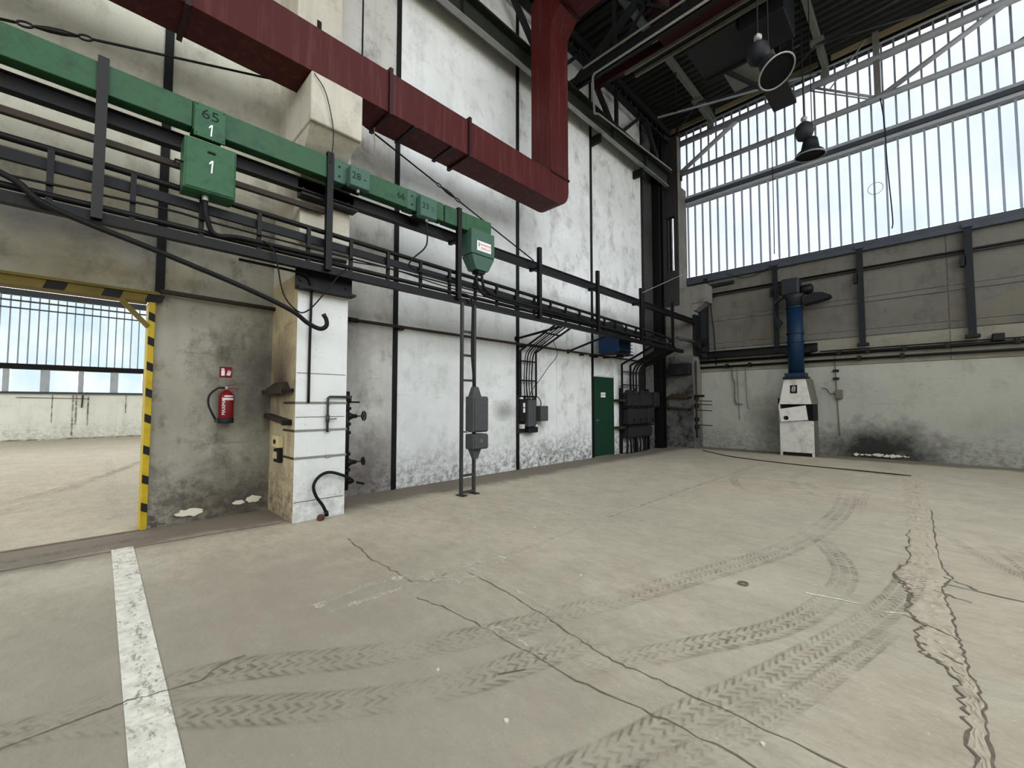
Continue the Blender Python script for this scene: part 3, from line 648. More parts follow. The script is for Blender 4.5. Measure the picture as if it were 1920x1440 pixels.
# ================================================================ CONCRETE COLUMNS
def column(y0, y1, label, mats, cor_y, slot=False):
    t = thing('concrete_column', label, 'column', (0.5, (y0+y1)/2, 0), kind='structure')
    front, side, raw = mats
    mb = MB(); mb.box(0, 1.02, y0, y1, 0, 3.2)
    o = mb.build('painted_shaft', [front, side], t)
    for p in o.data.polygons: p.material_index = 1 if p.normal.y < -0.5 else 0
    B(0, 1.02, y0, y1, 3.2, 5.0).build('upper_shaft', raw, t)
    c0, c1 = cor_y
    B(0.55, 1.5, c0, c1, 5.0, 5.62).build('corbel', raw, t, bev=0.012)
    MB().hexa([(0.6, c0+0.06, 4.77), (1.08, c0+0.06, 4.77), (1.08, c1-0.06, 4.77), (0.6, c1-0.06, 4.77)],
              [(0.6, c0+0.02, 5.0), (1.44, c0+0.02, 5.0), (1.44, c1-0.02, 5.0), (0.6, c1-0.02, 5.0)]).build('corbel_haunch', raw, t)
    if slot:
        B(0.46, 0.60, y0, y0+0.22, 5.0, 11.2).build('column_leg', [raw, 'col_soot'], t)
        B(0.0, 0.10, y0, y0+0.22, 5.0, 11.2).build('column_leg', 'col_soot', t)
        B(0.10, 0.46, y0, y0+0.22, 5.0, 6.3).build('column_web', 'col_soot', t)
        B(0.10, 0.46, y0, y0+0.22, 8.3, 11.2).build('column_web', 'col_soot', t)
        B(0.46, 0.60, y0+0.22, y1, 5.0, 9.4).build('column_fin', raw, t)
        for xx in (0.17, 0.27, 0.30): B(xx, xx+0.025, y0+0.02, y0+0.06, 6.3, 8.3).build('slot_bar', 'black_steel', t)
        for o in [q for q in COL.objects if q.parent is t and q.name.startswith('column_leg') and len(q.data.materials) == 2]:
            for p in o.data.polygons: p.material_index = 1 if p.normal.y < -0.5 else 0
    else:
        B(0, 0.68, y0+0.02, y1-0.02, 5.0, ROOF).build('column_top', raw, t)
        for z in (6.9, 8.2): B(0.68, 0.69, y0+0.28, y0+0.34, z, z+0.14).build('cast_hole', 'soot_black', t)  # raised dark plates standing in for the holes' inner shade
    for z in (1.9, 1.33, 0.25):
        B(1.02, 1.024, y0+0.01, y1-0.02, z, z+0.008).build('paint_crack', 'crack_dark', t)
    return t
col1 = column(1.88, 2.54, 'square concrete column with a white painted front and a corbel under the red duct', ('col_white', 'col_tan', 'col_raw'), (1.82, 2.48))
col2 = column(14.70, 15.42, 'sooty concrete column in the far corner beside the end wall', ('col_grey', 'wall_soot', 'col_grey'), (14.75, 15.3), True)
struct(B(0.0, 0.02, 13.2, 15.4, 3.0, 9.3).build('trim_7', 'col_soot'), 'soot-blackened lining of the far corner')  # thin near-black sheet over the corner wall

# ================================================================ GATE FRAME
g = thing('gate_frame', 'yellow and black striped steel frame around the open gateway', 'gate frame', (0.03, 0.53, 0))
B(0.0, 0.055, 0.50, 0.565, 0, 2.75).build('post', 'yellow_paint', g, bev=0.006)
B(-0.26, 0.0, 0.50, 0.555, 0, 2.75).build('jamb_plate', 'yellow_paint', g)
B(0.0, 0.06, -4.0, 0.565, 2.745, 2.84).build('header', 'yellow_dull', g)
B(0.0, 0.085, -4.0, 0.60, 2.84, 2.87).build('header_lip', 'yellow_dull', g)
B(-0.26, 0.0, -4.0, 0.5, 2.76, 2.88).build('header_soffit', 'yellow_dull', g)
MB().beam((0.03, 0.24, 2.75), (0.03, 0.505, 2.44), 0.05, 0.055, (1, 0, 0)).build('corner_brace', 'yellow_dull', g)
for z in (2.50, 2.20, 1.89, 1.57, 1.26, 0.88, 0.53, 0.20):
    MB().prism([(0.055, 0.502, z+0.03), (0.055, 0.563, z), (0.055, 0.563, z+0.10), (0.055, 0.502, z+0.13)], (0.003, 0, 0)).build('black_stripe', 'black_paint', g)
for y in (-1.9, -1.35, -0.9, -0.37, 0.08, 0.46):
    MB().prism([(0.06, y, 2.748), (0.06, y+0.16, 2.748), (0.06, y+0.19, 2.838), (0.06, y+0.03, 2.838)], (0.003, 0, 0)).build('black_stripe', 'black_paint', g)

# ================================================================ RED AIR DUCT
t = thing('air_duct', 'dark red rectangular air duct resting on the corbel, rising to the roof', 'duct', (1.2, 2.2, 5.62))
X0, X1, Z0, Z1 = 0.92, 1.46, 5.64, 6.24
fl = [-4.0, -1.6, 0.6, 2.9, 4.35]
for a, b in zip(fl[:-1], fl[1:]):
    B(X0, X1, a+0.02, b-0.02, Z0, Z1).build('duct_section', 'red_duct', t, bev=0.004)
B(X0, X1, 4.37, 6.5, Z0, Z1).build('duct_section', 'red_duct', t, bev=0.004)
for y in fl[1:]:
    B(X0-0.04, X1+0.04, y-0.025, y+0.025, Z0-0.04, Z1+0.04).build('flange', 'red_girder', t)
for y in (3.32, 4.02):
    B(X0-0.02, X1+0.005, y-0.03, y+0.03, Z0-0.02, Z0).build('hanger_strap', 'black_steel', t)
for y in (0.0, 2.6):
    MB().tube([(1.2, y, Z1), (1.2, y, ROOF)], 0.012, 6).build('hanger_rod', 'black_steel', t)
# rounded lower elbow
prof = [(6.5, Z1), (6.5, Z0), (6.72, Z0)]
for i in range(1, 7):
    a = i/6*math.pi/2; prof.append((6.72+0.36*math.sin(a), Z0+0.36*(1-math.cos(a))))
prof += [(7.08, Z1)]
MB().prism([(X0, y, z) for (y, z) in prof], (X1-X0, 0, 0)).build('elbow', 'red_duct', t)
B(X0-0.02, X1+0.02, 6.48, 7.10, Z1-0.01, Z1+0.03).build('flange', 'red_girder', t)
B(X0, X1, 6.5, 7.08, Z1+0.03, 9.35).build('riser', 'red_duct', t, bev=0.004)
MB().prism([(X0, 6.5, 9.35), (X1, 6.5, 9.35), (X1+0.28, 6.5, 9.68), (X1+0.28, 6.5, 10.25), (X0+0.12, 6.5, 10.25), (X0, 6.5, 10.1)], (0, 0.58, 0)).build('elbow', 'red_duct', t)
B(X1+0.28, 9.0, 6.5, 7.08, 9.68, 10.25).build('duct_section', 'red_duct', t, bev=0.004)
B(X1+0.26, X1+0.31, 6.47, 7.11, 9.65, 10.28).build('flange', 'red_girder', t)

# ================================================================ CABLE LADDER AND ITS STEELWORK
LX = 1.2
def zt(y): return 3.80-0.022*max(0, y)
def zb(y): return 3.22-0.006*max(0, y)
t = thing('cable_ladder', 'long black cable ladder running along the left wall past the column', 'cable ladder', (LX, 5, 3.2))
ye = 12.6
tp = [(LX, y, zt(y)) for y in (-3, 0, 3, 6, 9, 12)] + [(LX, 12.4, zt(12.4)-0.02), (LX, 12.7, zt(12.7)-0.14), (LX, 12.85, zt(12.7)-0.3)]
T(tp, 0.034, 8).build('top_rail', 'black_steel', t, True)
mb = MB()
for a, b in ((-3, 0), (0, 12.3)): mb.beam((LX-0.05, a, zt(a)-0.13), (LX-0.05, b, zt(b)-0.13), 0.05, 0.10)
mb.build('top_channel', 'navy', t)
mb = MB()
for a, b in ((-3, 0), (0, 13.4)): mb.beam((LX, a, zb(a)+0.05), (LX, b, zb(b)+0.05), 0.09, 0.10)
mb.build('bottom_channel', 'black_steel', t)
mb = MB().tube([(LX+0.01, y, zb(y)+0.155) for y in (-3, 0, 6, 12.6)], 0.032, 8)
mb.build('bottom_rail', 'black_steel', t, True)
y = -2.52
while y < 12.5:
    B(LX-0.01, LX+0.03, y-0.022, y+0.022, zb(y)+0.1, zt(y)).build('rung', 'black_steel', t)
    y += 0.556 if y < 4.5 else 0.515

rail = thing('steel_angle_rail', 'long black steel angle rail above the cable ladder', 'steel rail', (1.04, 6, 4.27))
B(1.0, 1.05, -3, 14.75, 4.28, 4.44).build('web', 'black_steel', rail)
B(1.0, 1.07, -3, 14.75, 4.43, 4.45).build('flange', 'black_steel', rail)
B(1.0, 1.11, -3, 14.75, 4.27, 4.29).build('flange', 'black_steel', rail)
tag(B(1.06, 1.12, -3, 2.17, 4.045, 4.105).build('steel_flat_bar', 'brown_steel'), 'thin brown steel bar between the green busway and the cable ladder', 'steel bar')

plabels = ['support post in front of the green busway, left of the box marked 65', 'support post crossing the green busway in front of the column',
           'support post crossing the green busway beside the tapered feeder box', 'free-standing-top support post right of the tapered feeder box',
           'support post above the blue heater', 'support post between the blue heater and the far corner', 'last support post, close to the corner column']
for i, (y, zz) in enumerate(((0.01, 4.80), (2.15, 4.80), (4.29, 4.78), (6.34, 4.66), (8.44, 4.66), (10.55, 4.66), (12.53, 4.6))):
    p = thing('support_post', plabels[i], 'steel post', (1.3, y, 3.2), 'support posts of the cable ladder')
    B(1.24, 1.30, y-0.04, y-0.028, 3.24, zz).build('flange', 'black_steel', p)
    B(1.24, 1.30, y+0.028, y+0.04, 3.24, zz).build('flange', 'black_steel', p)
    B(1.285, 1.31, y-0.04, y+0.04, 3.24, zz).build('web', 'post_grey' if i == 0 else 'black_steel', p)
    B(1.02, 1.26, y-0.03, y+0.03, 4.22, 4.27).build('bracket', 'black_steel', p)

for (z0, z1, lab) in ((2.98, 3.22, 'black bracket plate bolted to the column under the cable ladder'), (4.18, 4.40, 'black bracket plate on the column behind the angle rail')):
    b = thing('bracket_plate', lab, 'bracket', (1.08, 2.2, z0))
    B(1.02, 1.05, 1.84, 2.58, z0, z1+0.06).build('plate', 'black_steel', b)
    B(1.05, 1.19, 1.84, 2.58, z0, z0+0.03).build('shelf_flange', 'black_steel', b)
    for y in (1.9, 2.5): MB().lathe([(0.02, 0), (0.02, 0.02)], (1.05, y, z0+0.13), 6, 'x').build('bolt', 'black_steel', b)

# ================================================================ GREEN BUSWAY
t = thing('busway', 'green painted busbar trunking running above the cable ladder', 'busway', (1.2, 2, 4.46))
for a, b in ((-3, -0.9), (-0.9, 0.70), (0.98, 2.20), (2.62, 3.46), (3.76, 3.98), (4.0, 4.44)):
    B(1.12, 1.28, a+0.003, b-0.003, 4.46, 4.75).build('trunk_section', 'green_busway', t, bev=0.006)
B(1.11, 1.286, 0.70, 0.98, 4.44, 4.745).build('joint_cover', 'green_busway', t)
B(1.11, 1.288, 2.20, 2.62, 4.45, 4.755).build('joint_cover', 'green_pale', t, bev=0.006)
B(1.11, 1.288, 3.30, 3.46, 4.45, 4.755).build('joint_cover', 'green_pale', t, bev=0.006)
B(1.12, 1.28, 3.46, 3.76, 4.46, 4.75).build('trunk_section', 'green_busway', t)
for y in (2.27, 2.42, 3.38):
    for z in (4.53, 4.66): MB().lathe([(0.014, 0), (0.014, 0.012)], (1.288, y, z), 6, 'x').build('bolt', 'black_paint', t)
text('66', 0.14, 'x', (1.283, 3.2, 4.60), 'black_print', t)

c = thing('busway_cover_plate', 'green cover plate stencilled 65 on the busway', 'cover plate', (1.3, 0.85, 4.37))
B(1.286, 1.315, 0.71, 0.99, 4.37, 4.735).build('plate', 'green_box', c, bev=0.004)
text('65', 0.15, 'x', (1.3165, 0.85, 4.63), 'black_print', c, sx=1.15)
chalk_one((1.316, 0.86, 4.475), 0.13, c)
for (y, z) in ((0.73, 4.40), (0.97, 4.40), (0.73, 4.71), (0.97, 4.71)): MB().lathe([(0.007, 0), (0.007, 0.006)], (1.315, y, z), 6, 'x').build('screw', 'black_paint', c)

c = thing('junction_box', 'large green junction box marked 1 hanging below the busway', 'junction box', (1.28, 0.86, 3.74))
B(1.14, 1.40, 0.625, 1.085, 3.745, 4.29).build('body', 'green_box', c, bev=0.008)
B(1.40, 1.412, 0.64, 1.07, 3.76, 4.275).build('lid', 'green_box', c, bev=0.006)
chalk_one((1.413, 0.86, 4.03), 0.14, c)
B(1.412, 1.43, 0.82, 0.89, 4.17, 4.185).build('lid_clip', 'black_paint', c)
MB().lathe([(0.03, 0), (0.03, 0.05), (0.024, 0.06)], (1.30, 0.83, 3.69), 10).build('cable_gland', 'bright_steel', c)
MB().tube([(1.38, 0.625, 4.0), (1.38, 0.56, 4.0), (1.38, 0.55, 3.96)], 0.012, 6).build('handle', 'black_steel', c)

def tapbox(y0, y1, z0, z1, txt, label):
    c = thing('tap_off_box', label, 'tap-off box', (1.35, (y0+y1)/2, z0), 'tap-off boxes on the busway')
    B(1.29, 1.41, y0, y1, z0, z1).build('body', 'green_pale', c, bev=0.01)
    B(1.13, 1.30, y0-0.02, y1-0.05, z0+0.02, z0+0.05).build('base_plate', 'black_paint', c)
    text(txt, 0.13, 'x', (1.4115, (y0+y1)/2-0.02, (z0+z1)/2), 'black_print', c)
    MB().lathe([(0.022, 0), (0.022, 0.05)], (1.34, (y0+y1)/2, z0-0.045), 8).build('cable_gland', 'bright_steel', c)
tapbox(2.37, 2.65, 4.42, 4.69, '28 -', 'square green tap-off box nearest the column, stencilled 28')
tapbox(3.46, 3.76, 4.36, 4.68, '33 ::', 'square green tap-off box with the looping cable, stencilled 33')

c = thing('feeder_box', 'tapered green feeder box with a white warning label at the busway end', 'feeder box', (1.25, 4.74, 3.84))
B(1.10, 1.28, 4.44, 5.02, 4.46, 4.75).build('end_trunk', 'green_busway', c, bev=0.006)
B(1.08, 1.36, 4.50, 5.03, 4.07, 4.50).build('body', 'green_pale', c, bev=0.01)
MB().hexa([(1.12, 4.62, 3.82), (1.34, 4.62, 3.82), (1.34, 4.90, 3.82), (1.12, 4.90, 3.82)], [(1.08, 4.51, 4.055), (1.36, 4.51, 4.055), (1.36, 5.02, 4.055), (1.08, 5.02, 4.055)]).build('tapered_end', 'green_pale', c)
B(1.16, 1.32, 4.68, 4.84, 3.77, 3.82).build('cable_entry', 'black_steel', c)
lb = B(1.36, 1.364, 4.62, 4.94, 4.14, 4.31).build('warning_label', 'white_print', c)
text('NAHRADNI', 0.052, 'x', (1.3655, 4.81, 4.255), 'red_print', lb)
text('ZDROJ 97', 0.052, 'x', (1.3655, 4.81, 4.19), 'red_print', lb)
MB().prism([(1.3655, 4.66, 4.29), (1.3655, 4.645, 4.225), (1.3655, 4.66, 4.225), (1.3655, 4.65, 4.165), (1.3655, 4.675, 4.24), (1.3655, 4.66, 4.24), (1.3655, 4.672, 4.29)], (0.001, 0, 0)).build('bolt_symbol', 'black_print', lb)

# ================================================================ CABLES
def cable(pts, r, label, mat='dark_cable', name='cable', n=5, group=None, sides=7):
    return tag(T(curve(pts, n), r, sides).build(name, mat, None, True), label, 'cable', group)
def zc(y, f): return zb(y)+0.17+f*(zt(y)-zb(y)-0.3)
cable([(1.30, 0.83, 3.70), (1.30, 0.85, 3.52), (1.27, 0.93, 3.36), (1.26, 1.15, 3.39), (1.25, 1.5, 3.40), (1.25, 2.4, 3.41)], 0.026, 'thick black cable dropping from the large green junction box')
cable([(1.25, -2, 3.36), (1.25, 0.3, 3.50), (1.25, 1.0, 3.49), (1.25, 2.5, 3.48), (1.25, 4.2, 3.46), (1.25, 5.3, 3.45)], 0.012, 'thin black cable strung through the near half of the ladder')
cable([(1.34, 3.61, 4.34), (1.33, 3.62, 3.96), (1.31, 3.40, 3.70), (1.27, 3.36, 3.58), (1.25, 3.6, 3.54), (1.25, 4.6, 3.52), (1.25, 5.6, 3.46), (1.25, 6.6, 3.47), (1.25, 7.4, 3.40)], 0.012, 'looping cable from the box marked 33 down into the ladder')
cable([(1.22, 4.72, 3.80), (1.24, 4.73, 3.6), (1.27, 4.82, 3.45), (1.27, 5.1, 3.40), (1.26, 6.5, 3.38), (1.26, 9, 3.35), (1.26, 12.3, 3.30)], 0.028, 'thick left-hand feeder cable under the tapered green box')
cable([(1.28, 4.80, 3.80), (1.29, 4.81, 3.62), (1.29, 4.92, 3.49), (1.28, 5.3, 3.44), (1.28, 7, 3.42), (1.27, 8.5, 3.38)], 0.026, 'thick right-hand feeder cable under the tapered green box')
cable([(1.25, 2.5, 3.44), (1.26, 3.1, 3.47), (1.25, 4.0, 3.41), (1.25, 5.0, 3.40), (1.25, 6.2, 3.50), (1.25, 6.9, 3.44), (1.25, 7.6, 3.47), (1.25, 8.4, 3.40), (1.23, 8.7, 3.42), (1.23, 8.75, 3.35), (1.22, 8.6, 3.32)], 0.009, 'thin wavy cable curling at its far end on the ladder')
cable([(1.10, 1.2, 3.19), (1.09, 1.75, 3.19), (1.08, 1.95, 3.17), (1.07, 2.02, 3.08), (1.065, 2.03, 2.9), (1.05, 2.03, 2.2), (1.05, 2.03, 1.52)], 0.017, 'black conduit running down the white front of the column', name='conduit')
h = thing('hose', 'thick black hose sagging below the ladder and curling up in front of the column', 'hose', (1.3, 0.5, 2.4))
T(curve([(1.28, -1.4, 3.62), (1.30, -0.57, 3.44), (1.31, -0.28, 3.24), (1.32, 0.47, 3.03), (1.32, 1.2, 2.82), (1.32, 1.7, 2.64), (1.32, 1.9, 2.51), (1.32, 2.05, 2.455), (1.32, 2.13, 2.50), (1.32, 2.13, 2.58), (1.32, 2.10, 2.63)], 6), 0.028, 8).build('hose_body', 'dark_cable', h, True)
T([(1.32, 2.105, 2.625), (1.32, 2.09, 2.65)], 0.03, 8).build('hose_end', 'brown_steel', h)
cable([(1.28, 1.40, 3.42), (1.30, 1.52, 3.3), (1.31, 1.62, 2.83), (1.32, 1.78, 2.64), (1.31, 1.9, 2.66), (1.30, 2.05, 2.84), (1.27, 2.3, 3.2), (1.25, 2.45, 3.36)], 0.009, 'thin wire looped over the sagging hose', name='wire')
cable([(1.52, 1.84, 5.58), (1.53, 1.98, 5.4), (1.53, 2.08, 5.0), (1.50, 2.09, 4.7), (1.47, 2.08, 4.55)], 0.006, 'thin wire hanging down the front of the corbel', name='wire')
cable([(1.50, 2.49, 5.02), (1.4, 2.55, 4.98), (1.3, 2.75, 5.05), (1.2, 2.8, 5.5)], 0.005, 'thin wire drooping from the corbel to the red duct', 'copper_wire', name='wire')

# tie rods with turnbuckles, anchored to the column beside the duct
def tie(p0, p1, f0, f1, label):
    p0 = Vector(p0); p1 = Vector(p1); t = thing('tie_rod', label, 'tie rod', tuple((p0+p1)/2))
    A = p0.lerp(p1, f0); Bq = p0.lerp(p1, f1); d = (p1-p0).normalized()
    T([p0, A-d*0.12], 0.013, 6).build('rod', 'black_steel', t, True)
    T([Bq+d*0.12, p1], 0.013, 6).build('rod', 'black_steel', t, True)
    T([A, A+d*0.1, Bq-d*0.1, Bq], [0.014, 0.028, 0.028, 0.014], 8).build('turnbuckle', 'black_steel', t, True)
    for q in (A-d*0.06, Bq+d*0.06):
        mb = MB(); n = d.cross(Vector((1, 0, 0))).normalized(); pts = [q+d*0.052*math.cos(a)+n*0.024*math.sin(a) for a in [i*math.pi/6 for i in range(13)]]
        mb.tube(pts, 0.010, 6).build('hook', 'black_steel', t, True)
tie((0.69, 1.89, 5.92), (1.03, -2.1, 4.46), 0.52, 0.59, 'rusty tie rod with turnbuckle above the left end of the green busway')
tie((0.69, 2.53, 5.92), (1.05, 6.42, 4.47), 0.44, 0.51, 'rusty tie rod with turnbuckle sloping from the red duct to the angle rail')

# gas pipe along the wall
pl = thing('wall_pipe', 'rusty pipe along the wall between the gate and the column', 'pipe', (0.09, 1.2, 2.86))
T([(0.09, 0.6, 2.89), (0.09, 1.88, 2.87)], 0.03, 8).build('pipe', 'brown_steel', pl, True)
pl = thing('wall_pipe', 'long thin pipe along the white wall above the green door', 'pipe', (0.09, 9, 2.86))
T([(0.09, 2.56, 2.88), (0.09, 14.2, 2.90)], 0.028, 8).build('pipe', 'brown_steel', pl, True)
T([(0.09, 2.96, 2.88), (0.09, 3.12, 2.88)], 0.042, 8).build('coupling', 'black_steel', pl, True)
for y in (3.94, 7.14, 9.5, 10.2, 13.2):
    B(0.0, 0.10, y-0.05, y+0.05, 2.83, 2.865).build('clamp', 'black_steel', pl)

# ================================================================ FIRE EXTINGUISHER AND ITS SIGN
e = thing('fire_extinguisher', 'red fire extinguisher with a black hose hung on the wall by the gate', 'fire extinguisher', (0.12, 1.31, 1.25))
cx, cy = 0.12, 1.315
MB().lathe([(0.084, 1.31), (0.086, 1.33), (0.086, 1.60), (0.078, 1.635), (0.05, 1.665), (0.028, 1.675), (0.026, 1.69)], (cx, cy, 0), 24).build('cylinder', 'fire_red', e, True)
MB().lathe([(0.088, 1.25), (0.090, 1.26), (0.090, 1.315), (0.084, 1.32)], (cx, cy, 0), 24).build('base_ring', 'black_paint', e, True)
vb = MB().lathe([(0.02, 1.69), (0.024, 1.70), (0.024, 1.73), (0.015, 1.74)], (cx, cy, 0), 12).build('valve', 'bright_steel', e, True)
MB().beam((cx, cy-0.02, 1.715), (cx+0.02, cy+0.12, 1.705), 0.02, 0.01).build('carry_handle', 'fire_red', vb)
MB().beam((cx, cy-0.02, 1.73), (cx+0.02, cy+0.11, 1.775), 0.02, 0.008).build('lever', 'fire_red', vb)
T(curve([(cx, cy-0.02, 1.715), (cx+0.02, cy-0.10, 1.71), (cx+0.03, cy-0.19, 1.62), (cx+0.03, cy-0.20, 1.50), (cx+0.02, cy-0.15, 1.37), (cx, cy-0.105, 1.285)], 6), 0.013, 8).build('hose', 'black_paint', e, True)
T([(cx, cy-0.125, 1.285), (cx, cy-0.07, 1.275)], 0.018, 8).build('nozzle', 'grey_steel', e, True)
def curved(a0, a1, z0, z1, mat, name, parent):
    mb = MB(); n = 6; vs = []
    for i in range(n+1):
        a = a0+(a1-a0)*i/n
        for z in (z0, z1): vs.append((cx+0.0875*math.cos(a), cy+0.0875*math.sin(a), z))
    mb.add(vs, [(2*i, 2*i+1, 2*i+3, 2*i+2) for i in range(n)]); return mb.build(name, mat, parent)
curved(-0.45, 0.75, 1.600, 1.615, 'white_print', 'label_bar', e)
curved(-0.75, 0.9, 1.555, 1.585, 'hood_white', 'label_bar', e)
for i in range(7): curved(-0.35+0.1*(i % 2), 0.6, 1.52-i*0.022, 1.527-i*0.022, 'rust', 'label_line', e)
text('MAXIMA', 0.055, 'x', (0.204, 1.272, 1.46), 'white_print', e, roll=R(90), sx=0.95)
s = thing('fire_sign', 'red sign with a white extinguisher and flames pictogram above the fire extinguisher', 'sign', (0.01, 1.32, 1.86))
B(0.0, 0.012, 1.25, 1.39, 1.865, 2.005).build('plate', 'fire_red', s)
B(0.012, 0.014, 1.268, 1.308, 1.885, 1.96).build('pictogram', 'white_print', s)
MB().prism([(0.012, 1.26, 1.978), (0.012, 1.288, 1.985), (0.012, 1.31, 1.975), (0.012, 1.295, 1.962), (0.012, 1.28, 1.965)], (0.002, 0, 0)).build('pictogram', 'white_print', s)
for i in range(4):
    y = 1.332+i*0.011
    MB().prism([(0.012, y-0.004, 1.89), (0.012, y+0.006, 1.89), (0.012, y+0.016, 1.975-0.006*i), (0.012, y+0.006, 1.94)], (0.002, 0, 0)).build('pictogram', 'white_print', s)

# ================================================================ FITTINGS ON THE NEAR COLUMN
def brackets(y, d, label1, label2, k):
    b = thing('hooded_bracket', label1, 'bracket', (0.5, y, k-0.16), 'steel brackets on the columns')
    MB().hexa([(0.10, y-0.12, k-0.11), (0.84, y-0.12, k-0.11), (0.84, y, k-0.11), (0.10, y, k-0.11)], [(0.26, y-0.03, k), (0.70, y-0.03, k), (0.70, y, k), (0.26, y, k)]).build('hood', 'brown_steel', b)
    B(0.04, 0.88, y-0.13, y-0.11, k-0.16, k-0.10).build('front_lip', 'brown_steel', b)
    B(0.84, 0.96, y-0.12, y, k-0.14, k-0.10).build('end_arm', 'black_steel', b)
    b = thing('shelf_bracket', label2, 'bracket', (0.5, y, k-0.6), 'steel brackets on the columns')
    MB().beam((0.06, y-0.05, k-0.46), (0.88, y-0.05, k-0.53), 0.10, 0.06, (0, 0, 1)).build('tray', 'brown_steel', b)
    B(0.86, 0.92, y-0.11, y, k-0.57, k-0.5).build('end_arm', 'black_steel', b)
brackets(1.88, 0, 'brown steel hooded bracket on the tan side of the white column', 'brown sloping shelf bracket under the hooded bracket on the near column', 1.80)
brackets(14.70, 0, 'dark hooded bracket on the sooty corner column', 'dark sloping shelf bracket low on the sooty corner column', 1.86)

p = thing('switch_box', 'small cream switch box with a blue-edged label on the tan side of the column', 'switch box', (0.5, 1.84, 0.72))
B(0.36, 0.62, 1.80, 1.88, 0.92, 1.08).build('body', 'cream_box', p, bev=0.008)
MB().lathe([(0.03, -0.015), (0.03, 0)], (0.52, 1.80, 1.0), 12, 'y').build('knob', 'black_paint', p)
B(0.40, 0.60, 1.82, 1.88, 0.72, 0.90).build('lower_box', 'navy', p, bev=0.01)
B(0.40, 0.54, 1.814, 1.82, 0.77, 0.86).build('paper_label', 'cream_box', p)

bl = ['upper steel band around the near column', 'middle steel band around the near column', 'lowest steel band around the near column']
for i, z in enumerate((1.52, 1.16, 0.81)):
    b = thing('steel_band', bl[i], 'steel band', (1.03, 2.2, z), 'steel bands around the near column')
    B(1.022, 1.030, 1.872, 2.55, z-0.013, z+0.013).build('front_strap', 'strap_grey', b)
    B(0.62, 1.030, 1.864, 1.874, z-0.013, z+0.013).build('side_strap', 'brown_steel', b)
    B(1.022, 1.045, 2.27, 2.33, z-0.018, z+0.018).build('buckle', 'bright_steel', b)

lp = thing('drain_pipe', 'thin bent pipe with a small tap on the white column front', 'pipe', (1.06, 2.4, 1.1))
T([(1.06, 2.60, 1.60), (1.06, 2.30, 1.60), (1.06, 2.275, 1.58), (1.06, 2.275, 1.13)], 0.017, 8).build('pipe', 'grey_steel', lp, True)
T([(1.06, 2.275, 1.36), (1.06, 2.275, 1.26)], 0.026, 8).build('tap_body', 'grey_steel', lp, True)
MB().beam((1.075, 2.275, 1.30), (1.075, 2.39, 1.305), 0.014, 0.012).build('lever', 'grey_steel', lp)

sp = thing('standpipe', 'black standpipe with two handwheel valves on the right side of the column', 'pipe', (0.92, 2.62, 0.3))
T([(0.92, 2.60, 0.30), (0.92, 2.60, 1.68)], 0.035, 10).build('riser', 'black_steel', sp, True)
for z in (0.45, 0.58, 0.80, 1.10, 1.22, 1.44, 1.56): MB().lathe([(0.058, -0.02), (0.058, 0.02)], (0.92, 2.60, z), 10).build('flange', 'black_steel', sp)
T([(0.92, 2.58, 1.53), (0.92, 2.78, 1.53)], 0.014, 6).build('drain_tap', 'black_steel', sp)
for z, r in ((1.33, 0.064), (0.68, 0.052)):
    v = MB().lathe([(0.05, 0.0), (0.06, 0.03), (0.035, 0.08), (0.028, 0.14), (0.018, 0.15)], (0.92, 2.60, z), 10, 'y').build('valve', 'black_steel', sp, True)
    T([(0.92, 2.70, z), (0.92, 2.86, z)], 0.010, 6).build('spindle', 'black_steel', v)
    MB().torus((0.92, 2.85, z), r, 0.010, 'y').build('handwheel', 'black_steel', v, True)
    mb = MB()
    for a in range(3):
        q = a*math.pi/3; mb.beam((0.92-r*math.cos(q), 2.85, z-r*math.sin(q)), (0.92+r*math.cos(q), 2.85, z+r*math.sin(q)), 0.010, 0.010, (0, 1, 0))
    mb.build('handwheel_spoke', 'black_steel', v)
h = thing('hose', 'short black hose curving from the standpipe to the floor in front of the white column', 'hose', (1.1, 2.3, 0))
T(curve([(0.94, 2.62, 0.40), (1.0, 2.66, 0.42), (1.07, 2.62, 0.46), (1.1, 2.5, 0.53), (1.1, 2.31, 0.60), (1.1, 2.18, 0.57), (1.1, 2.10, 0.46), (1.1, 2.13, 0.32), (1.1, 2.22, 0.18), (1.1, 2.27, 0.07)], 6), 0.02, 8).build('hose_body', 'dark_cable', h, True)
T([(1.1, 2.265, 0.10), (1.1, 2.275, 0.035)], 0.028, 8).build('hose_end', 'black_steel', h, True)
T([(1.03, 2.70, 0.41), (1.07, 2.80, 0.38)], 0.018, 8).build('branch', 'black_steel', h, True)
MB().lathe([(0.035, 0), (0.045, 0.01), (0.045, 0.05), (0.03, 0.07)], (1.12, 2.19, 0), 10).build('floor_cap', 'rust', h)

# ================================================================ CABLE STAND WITH SWITCH BOXES
st = thing('cable_stand', 'grey ladder stand carrying two switch boxes between floor and cable ladder', 'cable stand', (1.28, 4.5, 0))
for y in (4.385, 4.655): B(1.23, 1.28, y-0.022, y+0.022, 0.012, 3.2).build('upright', 'grey_steel', st)
for z in (0.05, 0.32, 1.9, 2.32, 2.72): B(1.235, 1.275, 4.40, 4.64, z-0.018, z+0.018).build('rung', 'grey_steel', st)
for y in (4.385, 4.655): B(1.18, 1.36, y-0.05, y+0.05, 0, 0.014).build('foot_plate', 'brown_steel', st)
sw = thing('switch_box', 'tall grey cast switch box with tapered ends on the ladder stand', 'switch box', (1.4, 4.6, 0.98))
B(1.28, 1.50, 4.44, 4.76, 1.04, 1.63).build('body', 'box_grey', sw, bev=0.015)
B(1.50, 1.525, 4.455, 4.745, 1.06, 1.61).build('lid', 'box_grey', sw, bev=0.01)
